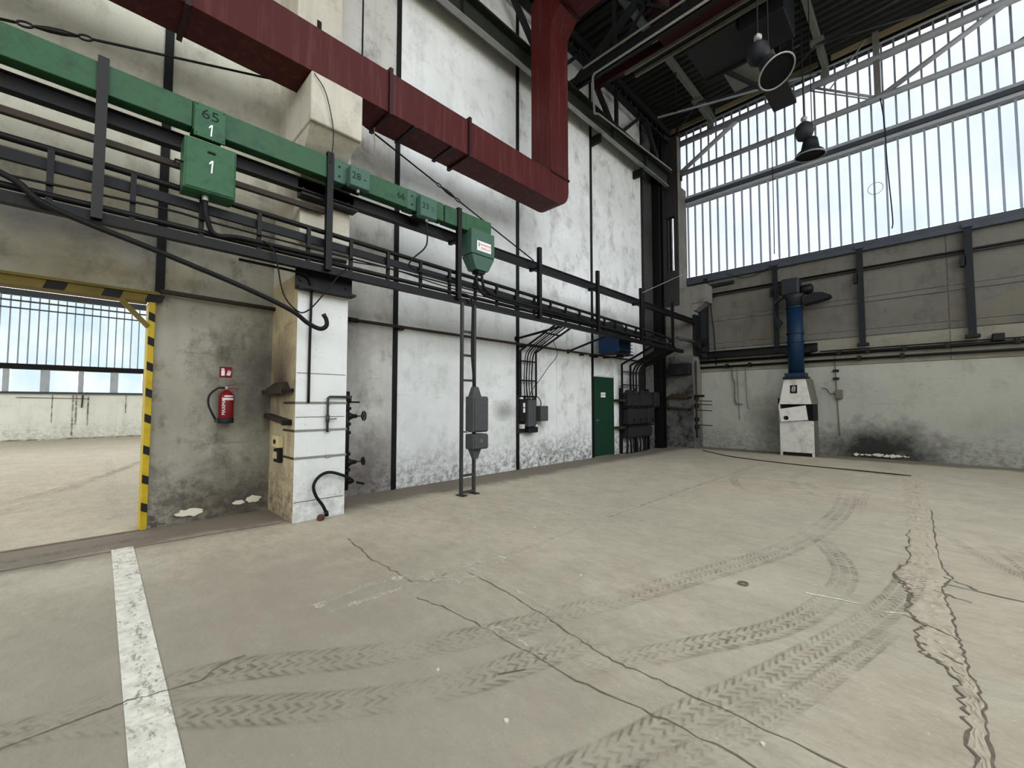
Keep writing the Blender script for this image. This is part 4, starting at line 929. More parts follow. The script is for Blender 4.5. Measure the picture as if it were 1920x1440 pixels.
MB().hexa([(1.32, 4.47, 1.63), (1.44, 4.47, 1.63), (1.44, 4.66, 1.63), (1.32, 4.66, 1.63)], [(1.34, 4.52, 1.79), (1.42, 4.52, 1.79), (1.42, 4.61, 1.79), (1.34, 4.61, 1.79)]).build('cable_entry', 'box_grey', sw)
B(1.29, 1.36, 4.40, 4.44, 1.03, 1.06).build('latch', 'bright_steel', sw)
sw = thing('switch_box', 'short grey switch box below the tall one on the ladder stand', 'switch box', (1.4, 4.6, 0.58))
B(1.28, 1.50, 4.44, 4.76, 0.76, 1.01).build('body', 'box_grey', sw, bev=0.015)
B(1.50, 1.525, 4.455, 4.745, 0.775, 0.995).build('lid', 'box_grey', sw, bev=0.01)
text('12', 0.07, 'x', (1.527, 4.58, 0.90), 'bright_steel', sw)
MB().hexa([(1.36, 4.52, 0.60), (1.42, 4.52, 0.60), (1.42, 4.60, 0.60), (1.36, 4.60, 0.60)], [(1.32, 4.47, 0.76), (1.44, 4.47, 0.76), (1.44, 4.66, 0.76), (1.32, 4.66, 0.76)]).build('cable_entry', 'box_grey', sw)
cable([(1.27, 4.2, 3.34), (1.29, 4.45, 3.34), (1.31, 4.56, 3.25), (1.31, 4.57, 3.0), (1.32, 4.55, 2.4), (1.35, 4.56, 2.0), (1.38, 4.565, 1.78)], 0.022, 'black cable running down the ladder stand into the tall switch box')

# ================================================================ METER PANEL ON THE WALL
mp = thing('meter_panel', 'dark wall panel with grey meters hung under bent ladder rails', 'electrical panel', (0.1, 7.3, 0.8))
B(0.02, 0.06, 6.98, 7.62, 0.84, 1.70).build('back_plate', 'box_dark', mp)
B(0.06, 0.24, 7.16, 7.42, 0.98, 1.60).build('meter_case', 'box_grey', mp, bev=0.02)
B(0.06, 0.16, 7.00, 7.13, 1.10, 1.62).build('fuse_block', 'black_paint', mp, bev=0.008)
for z in (1.48, 1.36): B(0.16, 0.18, 7.04, 7.09, z-0.05, z+0.05).build('fuse_cover', 'white_print', mp)
for y in (7.06, 7.24, 7.33, 7.42): B(0.06, 0.12, y-0.03, y+0.03, 1.62, 1.66).build('terminal', 'white_print', mp)
B(0.06, 0.20, 7.20, 7.52, 0.84, 0.97).build('terminal_cover', 'black_paint', mp, bev=0.008)
B(0.06, 0.14, 7.48, 7.56, 0.92, 1.02).build('terminal', 'white_print', mp)
B(0.06, 0.14, 7.02, 7.12, 0.94, 1.04).build('terminal', 'hood_white', mp)
jb = thing('junction_box', 'light grey square box beside the wall meter panel', 'junction box', (0.13, 7.72, 1.1))
B(0.02, 0.24, 7.58, 7.85, 1.10, 1.46).build('body', 'box_grey', jb, bev=0.012)
MB().lathe([(0.012, 0), (0.012, 0.01)], (0.24, 7.82, 1.42), 8, 'x').build('screw', 'black_paint', jb)
T(curve([(0.12, 7.70, 1.46), (0.12, 7.71, 1.56), (0.12, 7.62, 1.66), (0.12, 7.54, 1.68)], 4), 0.012, 6).build('lead', 'dark_cable', jb, True)
bl_ = thing('bent_cable_ladder', 'thin bent ladder rising from the meter panel to the long cable ladder', 'cable ladder', (0.1, 7.3, 1.7))
for y in (7.02, 7.56):
    mb = MB()
    for a, b in (((0.10, y, 1.68), (0.10, y, 2.74)), ((0.10, y, 2.74), (1.14, y, 3.20))): mb.beam(a, b, 0.035, 0.035, (0, 1, 0))
    mb.build('rail', 'black_steel', bl_)
for z in (1.68, 2.05, 2.50): B(0.09, 0.12, 7.02, 7.56, z-0.016, z+0.016).build('rung', 'black_steel', bl_)
for f in (0.25, 0.7):
    x, z = 0.10+1.04*f, 2.74+0.46*f; B(x-0.015, x+0.015, 7.02, 7.56, z-0.015, z+0.015).build('rung', 'black_steel', bl_)
for i, y in enumerate((7.12, 7.20, 7.29, 7.38)):
    cable([(0.14, y+0.02, 1.62), (0.14, y-0.02, 1.95), (0.14, y, 2.4), (0.2, y+0.02, 2.72), (0.6, y+0.02, 2.96), (1.16, y+0.05, 3.24)], 0.016 if i % 2 else 0.011, '%s black cable from the left in the bent ladder above the meter panel' % ('first', 'second', 'third', 'fourth')[i], group='cables rising from the meter panel')
cable([(0.14, 7.26, 1.62), (0.16, 7.36, 1.85), (0.15, 7.6, 2.05), (0.2, 7.9, 2.4), (0.4, 8.0, 2.7), (0.6, 7.6, 2.96)], 0.008, 'thin slack wire hanging beside the bent ladder', name='wire')
for (y, yw, lab) in ((7.2, 6.98, 'short black strut from the wall strip to the ladder above the meter panel'), (8.95, 8.9, 'short black strut propping the ladder left of the blue heater')):
    s = thing('wall_strut', lab, 'strut', (0.05, y, 2.9))
    T([(0.02, y if yw > 8 else 6.98, 3.02 if yw < 8 else 2.90), (1.14, y+(0.05 if yw < 8 else 0.1), 3.2)], 0.028, 8).build('bar', 'black_steel', s)
    MB().lathe([(0.06, 0), (0.06, 0.02)], (0.0, y if yw > 8 else 6.98, 3.02 if yw < 8 else 2.90), 10, 'x').build('wall_plate', 'black_steel', s)

# ================================================================ BLUE UNIT HEATER
ht = thing('unit_heater', 'blue unit heater with louvred front on a wall bracket behind the ladder', 'heater', (0.6, 10.4, 2.85))
B(0.28, 0.92, 9.98, 10.62, 2.90, 3.48).build('casing', 'blue_heater', ht, bev=0.015)
MB().hexa([(0.30, 10.0, 3.48), (0.86, 10.0, 3.48), (0.86, 10.6, 3.48), (0.30, 10.6, 3.48)], [(0.36, 10.1, 3.78), (0.7, 10.1, 3.78), (0.7, 10.5, 3.78), (0.36, 10.5, 3.78)]).build('top_hood', 'box_dark', ht)
for i in range(6):
    z = 2.95+i*0.09
    MB().beam((0.95, 9.99, z), (0.95, 10.61, z), 0.07, 0.012, (0.5, 0, 1)).build('louvre', 'navy', ht)
T([(0.3, 10.75, 3.5), (0.8, 10.75, 3.5)], 0.13, 12).build('motor', 'box_grey', ht, True)
for y in (9.96, 10.66):
    B(0.0, 0.96, y-0.02, y+0.02, 2.84, 2.88).build('bracket_arm', 'black_steel', ht)
MB().beam((0.92, 9.96, 2.86), (0.92, 10.66, 2.86), 0.04, 0.04).build('bracket_arm', 'black_steel', ht)
B(0.70, 0.84, 10.2, 10.36, 2.78, 2.90).build('pipe_stub', 'black_steel', ht)

# ================================================================ GREEN DOOR
dr = struct(thing('door_1', 'plain dark green steel door in the white wall', None, (0, 10.63, 0)))
B(-0.06, 0.045, 10.125, 11.14, 0.02, 2.29).build('leaf', 'green_door', dr, bev=0.006)
B(-0.02, 0.03, 11.14, 11.17, 0, 2.32).build('door_frame', 'green_door', dr)
B(-0.02, 0.03, 10.10, 11.17, 2.29, 2.33).build('door_frame', 'hood_white', dr)
hd = B(0.045, 0.075, 10.19, 10.21, 1.02, 1.06).build('door_handle', 'bright_steel', dr)
MB().beam((0.07, 10.20, 1.05), (0.07, 10.30, 1.05), 0.015, 0.015).build('lever', 'bright_steel', hd)
B(0.045, 0.048, 10.44, 10.68, 1.70, 1.84).build('door_sign', 'white_print', dr)
text('ODPAD', 0.07, 'x', (0.0495, 10.56, 1.77), 'grey_steel', dr)

# ================================================================ CORNER SWITCHGEAR
sg = thing('switchgear_frame', 'dark steel frame carrying the bank of switch boxes in the corner', 'frame', (0.1, 12.5, 0))
for y in (11.52, 12.40, 13.25): B(0.02, 0.10, y-0.03, y+0.03, 0.0, 2.0).build('upright', 'black_steel', sg)
for z in (0.84, 1.40): B(0.06, 0.30, 11.5, 13.3, z-0.02, z+0.02).build('shelf_angle', 'black_steel', sg)
for (z, y) in ((1.62, 11.25), (0.80, 11.25)): B(0.02, 0.22, y-0.06, 11.52, z-0.04, z+0.03).build('arm', 'brown_steel', sg)
for i in range(7):
    y = 11.62+i*0.20
    T(curve([(0.2, y, 0.47), (0.22, y+random.uniform(-.03, .03), 0.25), (0.2, y+random.uniform(-.06, .06), 0.0)], 3), 0.035, 6).build('cable_tail', 'navy', sg)
def swbox(y0, y1, z0, z1, kind, label):
    b = thing('switch_box', label, 'switch box', (0.2, (y0+y1)/2, z0), 'switch boxes in the corner bank')
    B(0.06, 0.30, y0, y1, z0, z1).build('body', 'box_dark', b, bev=0.02)
    B(0.30, 0.325, y0+0.03, y1-0.03, z0+0.04, z1-0.04).build('lid', 'box_dark', b, bev=0.01)
    if kind == 'taper':
        MB().hexa([(0.1, y0+0.02, z1), (0.26, y0+0.02, z1), (0.26, y1-0.02, z1), (0.1, y1-0.02, z1)], [(0.14, y0+0.1, z1+0.14), (0.22, y0+0.1, z1+0.14), (0.22, y1-0.1, z1+0.14), (0.14, y1-0.1, z1+0.14)]).build('cable_entry', 'box_dark', b)
    if kind == 'knob':
        kn = MB().lathe([(0.04, 0), (0.035, 0.03)], (0.325, (y0+y1)/2, z0+0.14), 10, 'x').build('knob', 'black_paint', b)
        B(0.35, 0.37, (y0+y1)/2-0.012, (y0+y1)/2+0.012, z0+0.08, z0+0.20).build('lever', 'black_paint', kn)
ordn = ['leftmost', 'second', 'third', 'fourth', 'last']
for i, (a, b) in enumerate(((11.58, 11.93), (11.97, 12.30), (12.38, 12.76), (12.82, 13.14))):
    swbox(a, b, 1.43, 1.80, 'taper', '%s dark switch box in the top row of the corner bank' % ordn[i])
for i, (a, b) in enumerate(((11.60, 12.0), (12.04, 12.40), (12.45, 12.80), (12.84, 13.22))):
    swbox(a, b, 0.88, 1.37, 'knob', '%s dark switch box in the middle row of the corner bank' % ordn[i])
for i, (a, b) in enumerate(((11.60, 12.12), (12.18, 12.72), (12.76, 13.05))):
    swbox(a, b, 0.47, 0.81, 'plain', '%s dark switch box in the bottom row of the corner bank' % ordn[i])
swbox(13.28, 13.62, 1.40, 1.90, 'plain', 'dark box hung right of the top row beside the black steel column')
b2 = thing('bent_cable_ladder', 'bent ladder rising from the corner switch boxes to the long cable ladder', 'cable ladder', (0.1, 12.2, 1.8))
for y in (11.50, 12.02, 12.95):
    mb = MB()
    for a, b in (((0.12, y, 1.75), (0.12, y, 2.72)), ((0.12, y, 2.72), (1.14, y, 3.18))): mb.beam(a, b, 0.05, 0.05, (0, 1, 0))
    mb.build('rail', 'black_steel', b2)
for z in (2.1, 2.5): B(0.11, 0.14, 11.5, 12.95, z-0.016, z+0.016).build('rung', 'black_steel', b2)
for i, y in enumerate((12.12, 12.30, 12.50, 12.62, 12.75)):
    cable([(0.16, y+0.02, 1.9), (0.16, y, 2.3), (0.18, y+0.02, 2.6), (0.4, y+0.06, 2.85), (1.14, y+0.1, 3.22)], 0.032, '%s thick cable from the left rising above the corner switch boxes' % ('first', 'second', 'third', 'fourth', 'fifth')[i], group='cables rising from the corner switch boxes')
tag(T([(0.42, 12.1, 3.05), (0.42, 12.1, 2.9)], 0.05, 8).build('insulator', 'white_print'), 'small white insulator hanging under the far end of the cable ladder', 'insulator')

sc_ = thing('steel_column', 'black steel column standing by the wall in the far corner', 'column', (0.15, 14.0, 0), kind='structure')
B(0.0, 0.30, 13.84, 13.87, 0, 11.5).build('flange', 'black_steel', sc_)
B(0.0, 0.30, 14.11, 14.14, 0, 11.5).build('flange', 'black_steel', sc_)
B(0.10, 0.14, 13.87, 14.11, 0, 11.5).build('web', 'black_steel', sc_)
for y, x, nm in ((14.3, 0.10, 'leftmost'), (14.45, 0.1, 'middle'), (14.58, 0.1, 'rightmost')):
    tag(T([(x, y, 2.6), (x, y, 9.2)], 0.03, 6).build('conduit', 'box_dark'), '%s of three dark vertical conduits in the far corner' % nm, 'conduit', 'conduits in the far corner')
tag(T([(1.24, 10.57, 4.52), (0.75, 14.6, 6.05)], 0.010, 6).build('stay_wire', 'bright_steel'), 'pale stay wire stretched to the corner column', 'wire')
mbx = thing('control_box', 'black box fixed on the side of the corner column', 'control box', (0.6, 14.5, 2.5))
B(0.25, 0.98, 14.45, 14.70, 2.52, 2.92).build('body', 'black_paint', mbx, bev=0.015)
T([(0.14, 14.1, 2.7), (0.3, 14.5, 2.66)], 0.02, 6).build('lead', 'dark_cable', mbx)
cst = thing('corner_steelwork', 'cluster of dark brackets and pipe stubs on the corner column below its corbel', 'bracket', (1.2, 14.7, 3.2))
B(1.03, 1.12, 14.7, 15.3, 3.2, 4.6).build('back_plate', 'navy', cst)
B(1.05, 1.4, 14.95, 15.05, 3.55, 3.75).build('arm', 'black_steel', cst)
T([(1.12, 13.2, 3.62), (1.14, 14.68, 3.62)], 0.06, 8).build('pipe_stub', 'grey_steel', cst, True)
MB().lathe([(0.16, 0), (0.16, 0.14)], (1.12, 14.7, 3.55), 12, 'x').build('motor', 'black_paint', cst)
B(1.12, 1.30, 15.2, 15.3, 3.0, 5.0).build('flat_bar', 'sheet_grey', cst)
# corner column taps
cp = thing('standpipe', 'rusty standpipe with side taps on the far corner column', 'pipe', (1.08, 14.9, 0.3))
T([(1.08, 14.78, 0.35), (1.08, 14.78, 3.0)], 0.03, 8).build('riser', 'brown_steel', cp, True)
for z in (1.72, 1.45, 0.98, 0.72): MB().lathe([(0.08, -0.07), (0.08, 0.07)], (1.08, 14.78, z), 8).build('coupling', 'black_steel', cp)
for z in (1.62, 1.50, 1.30, 0.80):
    T([(1.08, 14.78, z), (1.55, 14.9, z-0.02)], 0.018, 6).build('tap_arm', 'brown_steel', cp)
B(1.03, 1.35, 14.70, 14.78, 1.74, 1.82).build('bracket', 'black_steel', cp)

# ================================================================ BACK WALL PIPES AND HANGERS
hl = ['black wall post left of the blue flue', 'black wall post right of the blue flue', 'black wall post nearest the right edge of the picture']
for i, x in enumerate((3.41, 5.50, 7.59)):
    h = thing('wall_post', hl[i], 'steel post', (x, D-0.08, 3.15), 'posts under the end-wall glazing')
    B(x-0.07, x+0.07, D-0.16, D-0.13, 3.2, 5.95).build('flange', 'navy', h)
    B(x-0.02, x+0.02, D-0.13, D-0.0, 3.2, 5.95).build('web', 'navy', h)
    B(x-0.13, x+0.13, D-0.18, D, 3.15, 3.22).build('foot_plate', 'black_steel', h)
    B(x-0.15, x-0.05, D-0.16, D-0.02, 4.95, 5.20).build('cleat', 'navy', h)
    B(x-0.1, x+0.1, D-0.2, D, 5.9, 6.0).build('head_plate', 'window_steel', h)
h = thing('wall_post', 'black wall post beside the corner column', 'steel post', (1.28, D-0.08, 3.3), 'posts under the end-wall glazing')
B(1.21, 1.35, D-0.16, D-0.13, 3.3, 5.95).build('flange', 'navy', h); B(1.26, 1.30, D-0.13, D, 3.3, 5.95).build('web', 'navy', h)
T([(1.3, D-0.07, 5.36), (XR, D-0.07, 5.36)], 0.03, 6).build('wall_pipe', 'black_steel', None, True)
def wpipe(z, x0, x1, r, label, d=0.08, clamps=(), mat='black_steel'):
    t = thing('wall_pipe', label, 'pipe', ((x0+x1)/2, D-d, z))
    T([(x0, D-d, z), (x1, D-d, z)], r, 8).build('pipe', mat, t, True)
    for x in clamps: B(x-0.04, x+0.04, D-d-0.05, D, z-0.05, z+0.08).build('clamp', 'black_steel', t)
o = [x for x in COL.objects if x.name.startswith('wall_pipe') and x.type == 'MESH' and x.parent is None][0]
tag(o, 'upper black pipe on the end wall just below the glazing', 'pipe')
wpipe(5.28, 1.3, XR, 0.014, 'thin conduit below the upper pipe on the end wall')
wpipe(2.98, 1.0, XR, 0.045, 'thick dark pipe on the end wall behind the blue flue', 0.09, (4.95, 5.6, 6.35, 7.15, 8.3))
wpipe(2.79, 1.0, XR, 0.035, 'straight black pipe lowest on the end wall', 0.09, (1.9, 2.6, 5.4, 6.3))
wpipe(3.07, 4.5, XR, 0.016, 'thin conduit on top of the thick end-wall pipe', 0.07)
bm_ = thing('wall_beam', 'short black steel beam on the end wall left of the blue flue', 'steel beam', (2.5, D-0.15, 3.15))
B(1.05, 4.45, D-0.24, D-0.0, 3.30, 3.33).build('flange', 'navy', bm_); B(1.05, 4.45, D-0.14, D-0.10, 3.12, 3.31).build('web', 'black_steel', bm_); B(1.05, 4.45, D-0.24, D-0.0, 3.10, 3.13).build('flange', 'black_steel', bm_)
jb = thing('junction_box', 'small dark junction box on the end-wall pipe near the right edge', 'junction box', (8.0, D-0.12, 3.05))
B(7.90, 8.10, D-0.16, D-0.02, 3.02, 3.20).build('body', 'black_steel', jb, bev=0.01)
B(7.93, 8.07, D-0.17, D-0.16, 3.05, 3.17).build('lid', 'black_steel', jb)
for lab, pts in (('bent drop pipe on the end wall beside the corner column', [(2.05, D-0.06, 2.78), (2.06, D-0.06, 2.4), (2.12, D-0.06, 2.2), (2.12, D-0.06, 1.65), (2.18, D-0.06, 1.52), (2.35, D-0.06, 1.5)]),
                 ('straight drop pipe on the end wall right of the bent one', [(2.45, D-0.06, 2.75), (2.48, D-0.06, 1.9), (2.5, D-0.06, 1.45), (2.58, D-0.08, 1.35)]),
                 ('thin drop wire between the two drop pipes', [(2.2, D-0.05, 2.7), (2.22, D-0.05, 1.8), (2.24, D-0.05, 1.0)])):
    tag(T(curve(pts, 4), 0.018 if 'pipe' in lab[:14] else 0.009, 6).build('drop_pipe', 'hood_side', None, True), lab, 'pipe')
tag(T(curve([(4.85, D-0.05, 2.95), (4.86, D-0.05, 2.0), (4.88, D-0.05, 1.2), (4.9, D-0.05, 0.6)], 4), 0.016, 6).build('conduit', 'hood_side', None, True), 'thin vertical conduit right of the white forge hood', 'conduit')
for z in (2.48, 2.25):
    tag(B(4.79, 4.93, D-0.08, D, z-0.03, z+0.03).build('conduit_clip', 'black_steel'), ('upper' if z > 2.4 else 'lower')+' dark clip on the thin conduit right of the forge hood', 'clip', 'clips on the conduit by the forge')
cv = thing('switch_box', 'small switch box with looped wires right of the forge hood', 'switch box', (4.75, D-0.05, 1.7))
B(4.83, 5.0, D-0.12, D, 1.66, 1.92).build('body', 'hood_side', cv, bev=0.01)
T(curve([(4.83, D-0.06, 1.8), (4.7, D-0.06, 1.82), (4.62, D-0.06, 1.95), (4.5, D-0.06, 1.98)], 4), 0.01, 6).build('lead', 'dark_cable', cv)
tag(T(curve([(1.6, D-0.08, 5.30), (1.45, D-0.08, 5.2), (1.42, D-0.08, 4.9), (1.50, D-0.08, 4.0), (1.55, D-0.08, 2.85)], 5), 0.018, 6).build('conduit', 'black_steel', None, True), 'bent conduit dropping on the end wall next to the corner column', 'conduit')
cable([(2.0, D-0.14, 5.95), (2.5, D-0.14, 5.72), (3.0, D-0.14, 5.78), (3.4, D-0.18, 5.95)], 0.012, 'slack wire drooping under the end-wall window sill', name='wire')
tag(B(1.38, 2.2, D-0.12, D-0.02, 5.60, 5.72).build('tube_lamp', 'black_paint', None, bev=0.03), 'short dark tube fitting below the window sill by the corner', 'fitting')

# ================================================================ FORGE WITH BLUE FLUE
yf = 14.55
fg = thing('forge_hood', 'white sheet-metal smith\'s forge with a tilted door, standing at the end wall', 'forge', (4.0, 14.85, 0))
B(3.58, 4.42, yf, 15.2, 0.10, 1.02).build('lower_body', 'hood_white', fg, bev=0.008)
B(4.42, 4.425, yf+0.01, 15.2, 0.02, 1.02).build('side_skin', 'hood_side', fg)
for x in (3.58, 4.36):
    for y in (yf, 15.14): B(x, x+0.06, y, y+0.06, 0, 0.12).build('leg', 'hood_white', fg)
B(3.64, 4.36, yf+0.05, 15.14, 0.0, 0.10).build('plinth_void', 'soot_black', fg)  # solid black block standing in for the shaded gap below
B(3.59, 4.41, yf+0.14, 15.2, 1.02, 1.50).build('hearth_back', 'soot_black', fg)
B(3.57, 3.60, yf, 15.2, 1.02, 1.50).build('side_cheek', 'hood_white', fg)
B(4.40, 4.425, yf+0.02, 15.2, 1.02, 1.50).build('side_cheek', 'soot_black', fg)
door = MB().hexa([(3.66, yf-0.10, 0.99), (4.30, yf-0.06, 1.05), (4.30, yf-0.04, 1.05), (3.66, yf-0.08, 0.99)], [(3.60, yf-0.02, 1.36), (4.24, yf+0.02, 1.47), (4.24, yf+0.04, 1.47), (3.60, yf, 1.36)]).build('tilted_door', 'hood_white', fg)
MB().lathe([(0.065, -0.004), (0.065, 0.0)], (3.77, yf-0.082, 1.10), 12, 'y').build('soot_spot', 'soot_black', door)
MB().beam((3.645, yf-0.10, 0.99), (3.585, yf-0.02, 1.36), 0.03, 0.03).build('door_edge', 'bright_steel', door)
MB().hexa([(3.58, yf, 1.50), (4.38, yf, 1.50), (4.38, 15.2, 1.50), (3.58, 15.2, 1.50)], [(3.70, yf+0.10, 2.24), (4.24, yf+0.10, 2.24), (4.24, 15.14, 2.24), (3.70, 15.14, 2.24)]).build('hood', 'hood_white', fg, bev=0.008)
MB().hexa([(4.385, yf+0.02, 1.50), (4.45, yf+0.02, 1.50), (4.45, 15.2, 1.50), (4.385, 15.2, 1.50)], [(4.245, yf+0.12, 2.24), (4.34, yf+0.12, 2.24), (4.34, 15.14, 2.24), (4.245, 15.14, 2.24)]).build('hood_side_plate', 'hood_side', fg)
pt = MB().hexa([(3.86, yf+0.040, 1.82), (4.04, yf+0.040, 1.82), (4.04, yf+0.06, 1.82), (3.86, yf+0.06, 1.82)], [(3.86, yf+0.068, 2.06), (4.04, yf+0.068, 2.06), (4.04, yf+0.09, 2.06), (3.86, yf+0.09, 2.06)]).build('number_plate', 'soot_black', fg)
text('8', 0.22, '-y', (3.95, yf+0.045, 1.94), 'hood_white', pt, roll=R(-8))
B(3.55, 3.60, yf+0.02, yf+0.1, 1.52, 1.68).build('hinge', 'black_steel', fg)

fx, fy = 3.98, 14.90
fl_ = thing('flue', 'blue round flue pipe with a dark fan unit on top, rising from the forge', 'flue', (fx, fy, 2.24))
B(fx-0.30, fx+0.30, fy-0.28, fy+0.22, 2.24, 2.31).build('base_flange', 'navy', fl_)
B(fx-0.26, fx+0.26, fy-0.24, fy+0.2, 2.31, 2.42).build('collar', 'blue_pipe', fl_)
MB().lathe([(0.205, 2.40), (0.205, 4.40)], (fx, fy, 0), 28).build('pipe', 'blue_pipe', fl_, True)
for z in (3.36, 3.62, 4.40): MB().lathe([(0.232, z-0.018), (0.232, z+0.018)], (fx, fy, 0), 28).build('pipe_flange', 'blue_pipe', fl_)
MB().lathe([(0.21, 4.42), (0.21, 4.66), (0.29, 4.78)], (fx, fy, 0), 24).build('fan_throat', 'sheet_grey', fl_, True)
B(fx-0.31, fx+0.17, fy-0.24, fy+0.24, 4.76, 5.27).build('fan_casing', 'sheet_grey', fl_, bev=0.05)
MB().lathe([(0.16, 0), (0.16, 0.06)], (fx-0.37, fy, 5.0), 16, 'x').build('fan_inlet', 'black_steel', fl_, True)
MB().lathe([(0.13, 0), (0.15, 0.05), (0.15, 0.26), (0.08, 0.3)], (fx+0.18, fy, 4.90), 14, 'x').build('motor', 'black_steel', fl_, True)
MB().prism([(fx+0.24, fy-0.16, 4.42), (fx+0.85, fy-0.16, 4.52), (fx+0.92, fy-0.16, 4.60), (fx+0.72, fy-0.16, 4.72), (fx+0.45, fy-0.16, 4.76), (fx+0.28, fy-0.16, 4.66)], (0, 0.34, 0)).build('motor_shield', 'navy', fl_, bev=0.02)
MB().prism([(fx-0.24, fy-0.1, 4.75), (fx-0.5, fy-0.1, 4.55), (fx-0.46, fy-0.1, 4.2), (fx-0.3, fy-0.1, 4.0), (fx-0.38, fy-0.1, 3.85), (fx-0.44, fy-0.1, 3.9), (fx-0.55, fy-0.1, 4.3), (fx-0.52, fy-0.1, 4.7)], (0, 0.1, 0)).build('bracket', 'navy', fl_)
B(fx-0.3, fx+0.32, D-0.4, D-0.02, 3.05, 3.12).build('wall_bracket', 'navy', fl_)

# ================================================================ ROOF STEEL
rb = thing('runway_beam', 'long grey-green crane runway beam high along the left wall', 'steel beam', (0.4, 4, 9.2))
B(0.22, 0.56, -4, 14.3, 9.64, 9.68).build('flange', 'green_beam', rb); B(0.36, 0.40, -4, 14.3, 9.24, 9.66).build('web', 'green_beam', rb); B(0.34, 0.46, -4, 14.3, 9.22, 9.25).build('flange', 'bright_steel', rb)
for y in (1.9, 5.0, 8.1, 10.6, 12.6): B(0.30, 0.50, y-0.015, y+0.015, 9.25, 9.64).build('stiffener', 'green_beam', rb)
for y in (10.10, 12.6): B(0.0, 0.36, y-0.05, y+0.05, 9.0, 9.24).build('wall_bracket', 'black_steel', rb)
tag(T([(6.5, 8.62, 9.72), (1.12, 8.62, 9.72), (1.05, 8.65, 9.68), (0.66, 9.30, 9.36), (0.60, 9.42, 9.36), (0.60, 9.60, 9.44), (0.60, 14.2, 9.72)], 0.03, 8).build('conduit', 'bright_steel', None, True), 'bright conduit following the truss then the runway beam', 'conduit')
tag(T([(0.9, 8.45, 9.88), (6.5, 8.45, 9.88)], 0.025, 6).build('conduit', 'bright_steel'), 'thin bright conduit along the truss bottom chord', 'conduit')
# longitudinal wall truss over the runway
lt = thing('wall_truss', 'black longitudinal roof truss above the runway beam on the left wall', 'roof truss', (0.3, 8, 9.7))
B(0.12, 0.20, -4, 14.6, 11.20, 11.42).build('top_chord', 'roof_steel', lt); B(0.34, 0.42, -4, 14.6, 11.20, 11.42).build('top_chord', 'roof_steel', lt)
B(0.18, 0.36, -4, 14.6, 10.98, 11.04).build('chord_plate', 'roof_steel', lt)
y = 6.0
while y < 14.4:
    MB().beam((0.27, y, 11.0), (0.27, y+0.15, 11.4), 0.02, 0.03).build('lacing', 'purlin_grey', lt); y += 0.35
for a, b, w in (((0.3, 9.3, 11.2), (0.3, 10.95, 9.7), 0.16), ((0.3, 11.05, 9.7), (0.3, 11.05, 11.2), 0.09), ((0.3, 11.15, 9.72), (0.3, 12.6, 11.0), 0.09), ((0.3, 12.9, 11.1), (0.3, 14.0, 9.7), 0.18), ((0.3, 7.9, 9.7), (0.3, 9.2, 11.1), 0.09), ((0.3, 7.8, 9.7), (0.3, 7.8, 11.2), 0.09), ((0.3, 7.7, 9.7), (0.3, 6.2, 11.2), 0.14)):
    MB().beam(a, b, w, 0.10, (1, 0, 0)).build('web_member', 'roof_steel', lt)
# cross truss
ct = thing('roof_truss', 'black cross truss spanning the hall beside the red riser', 'roof truss', (6.6, 8.7, 9.7))
for y in (8.62, 8.80): B(0.3, XR-0.2, y-0.04, y+0.04, 9.76, 9.92).build('bottom_chord', 'roof_steel', ct)
for y in (8.62, 8.80): B(0.3, XR-0.2, y-0.04, y+0.04, 11.40, 11.56).build('top_chord', 'roof_steel', ct)
nodes = [(0.4, 9.84), (3.3, 11.45), (6.65, 9.84), (10.0, 11.45), (12.9, 9.84)]
for a, b in zip(nodes[:-1], nodes[1:]): MB().beam((a[0], 8.71, a[1]), (b[0], 8.71, b[1]), 0.12, 0.16).build('diagonal', 'roof_steel', ct)
for x in (1.65, 3.3, 4.9, 6.65, 8.15, 10.0): MB().beam((x, 8.71, 9.84), (x, 8.71, 11.45), 0.08, 0.08).build('vertical', 'roof_steel', ct)
for a, b in (((1.65, 9.86), (3.3, 11.45)), ((1.65, 11.45), (3.3, 9.86)), ((4.9, 9.86), (3.3, 11.45))): MB().beam((a[0], 8.71, a[1]), (b[0], 8.71, b[1]), 0.05, 0.06).build('lacing', 'roof_steel', ct)
# end truss in front of the glazing
et = thing('roof_truss', 'grey end truss in front of the channel-glass wall', 'roof truss', (6.6, 15.1, 9.9))
ey = 15.08
T([(0.5, ey, 11.06), (XR, ey, 11.06)], 0.105, 10).build('top_chord', 'truss_grey', et, True)
T([(0.4, ey, 9.92), (XR, ey, 9.92)], 0.085, 10).build('bottom_chord', 'truss_grey', et, True)
T([(0.75, ey, 11.45), (XR, ey, 11.45)], 0.03, 6).build('tie_bar', 'truss_grey', et, True)
B(5.98, 6.12, ey-0.07, ey+0.07, 9.92, ROOF).build('post', 'bright_steel', et)
for a, b, r in (((0.5, 9.95), (2.55, 11.06), 0.075), ((6.1, 9.95), (8.45, 11.06), 0.07), ((6.0, 9.98), (4.55, 11.06), 0.035), ((6.0, 9.90), (4.5, 10.98), 0.02), ((10.8, 11.06), (8.5, 9.95), 0.05), ((5.0, 10.75), (5.85, 11.75), 0.02)):
    T([(a[0], ey, a[1]), (b[0], ey, b[1])], r, 8).build('diagonal', 'truss_grey', et, True)
B(0.30, 0.60, ey-0.06, ey+0.06, 9.7, 10.05).build('gusset', 'roof_steel', et); B(0.3, 0.56, ey-0.05, ey+0.05, 10.95, 11.5).build('gusset', 'rust', et)
B(5.85, 6.3, ey-0.02, ey+0.02, 9.85, 10.05).build('gusset', 'truss_grey', et)
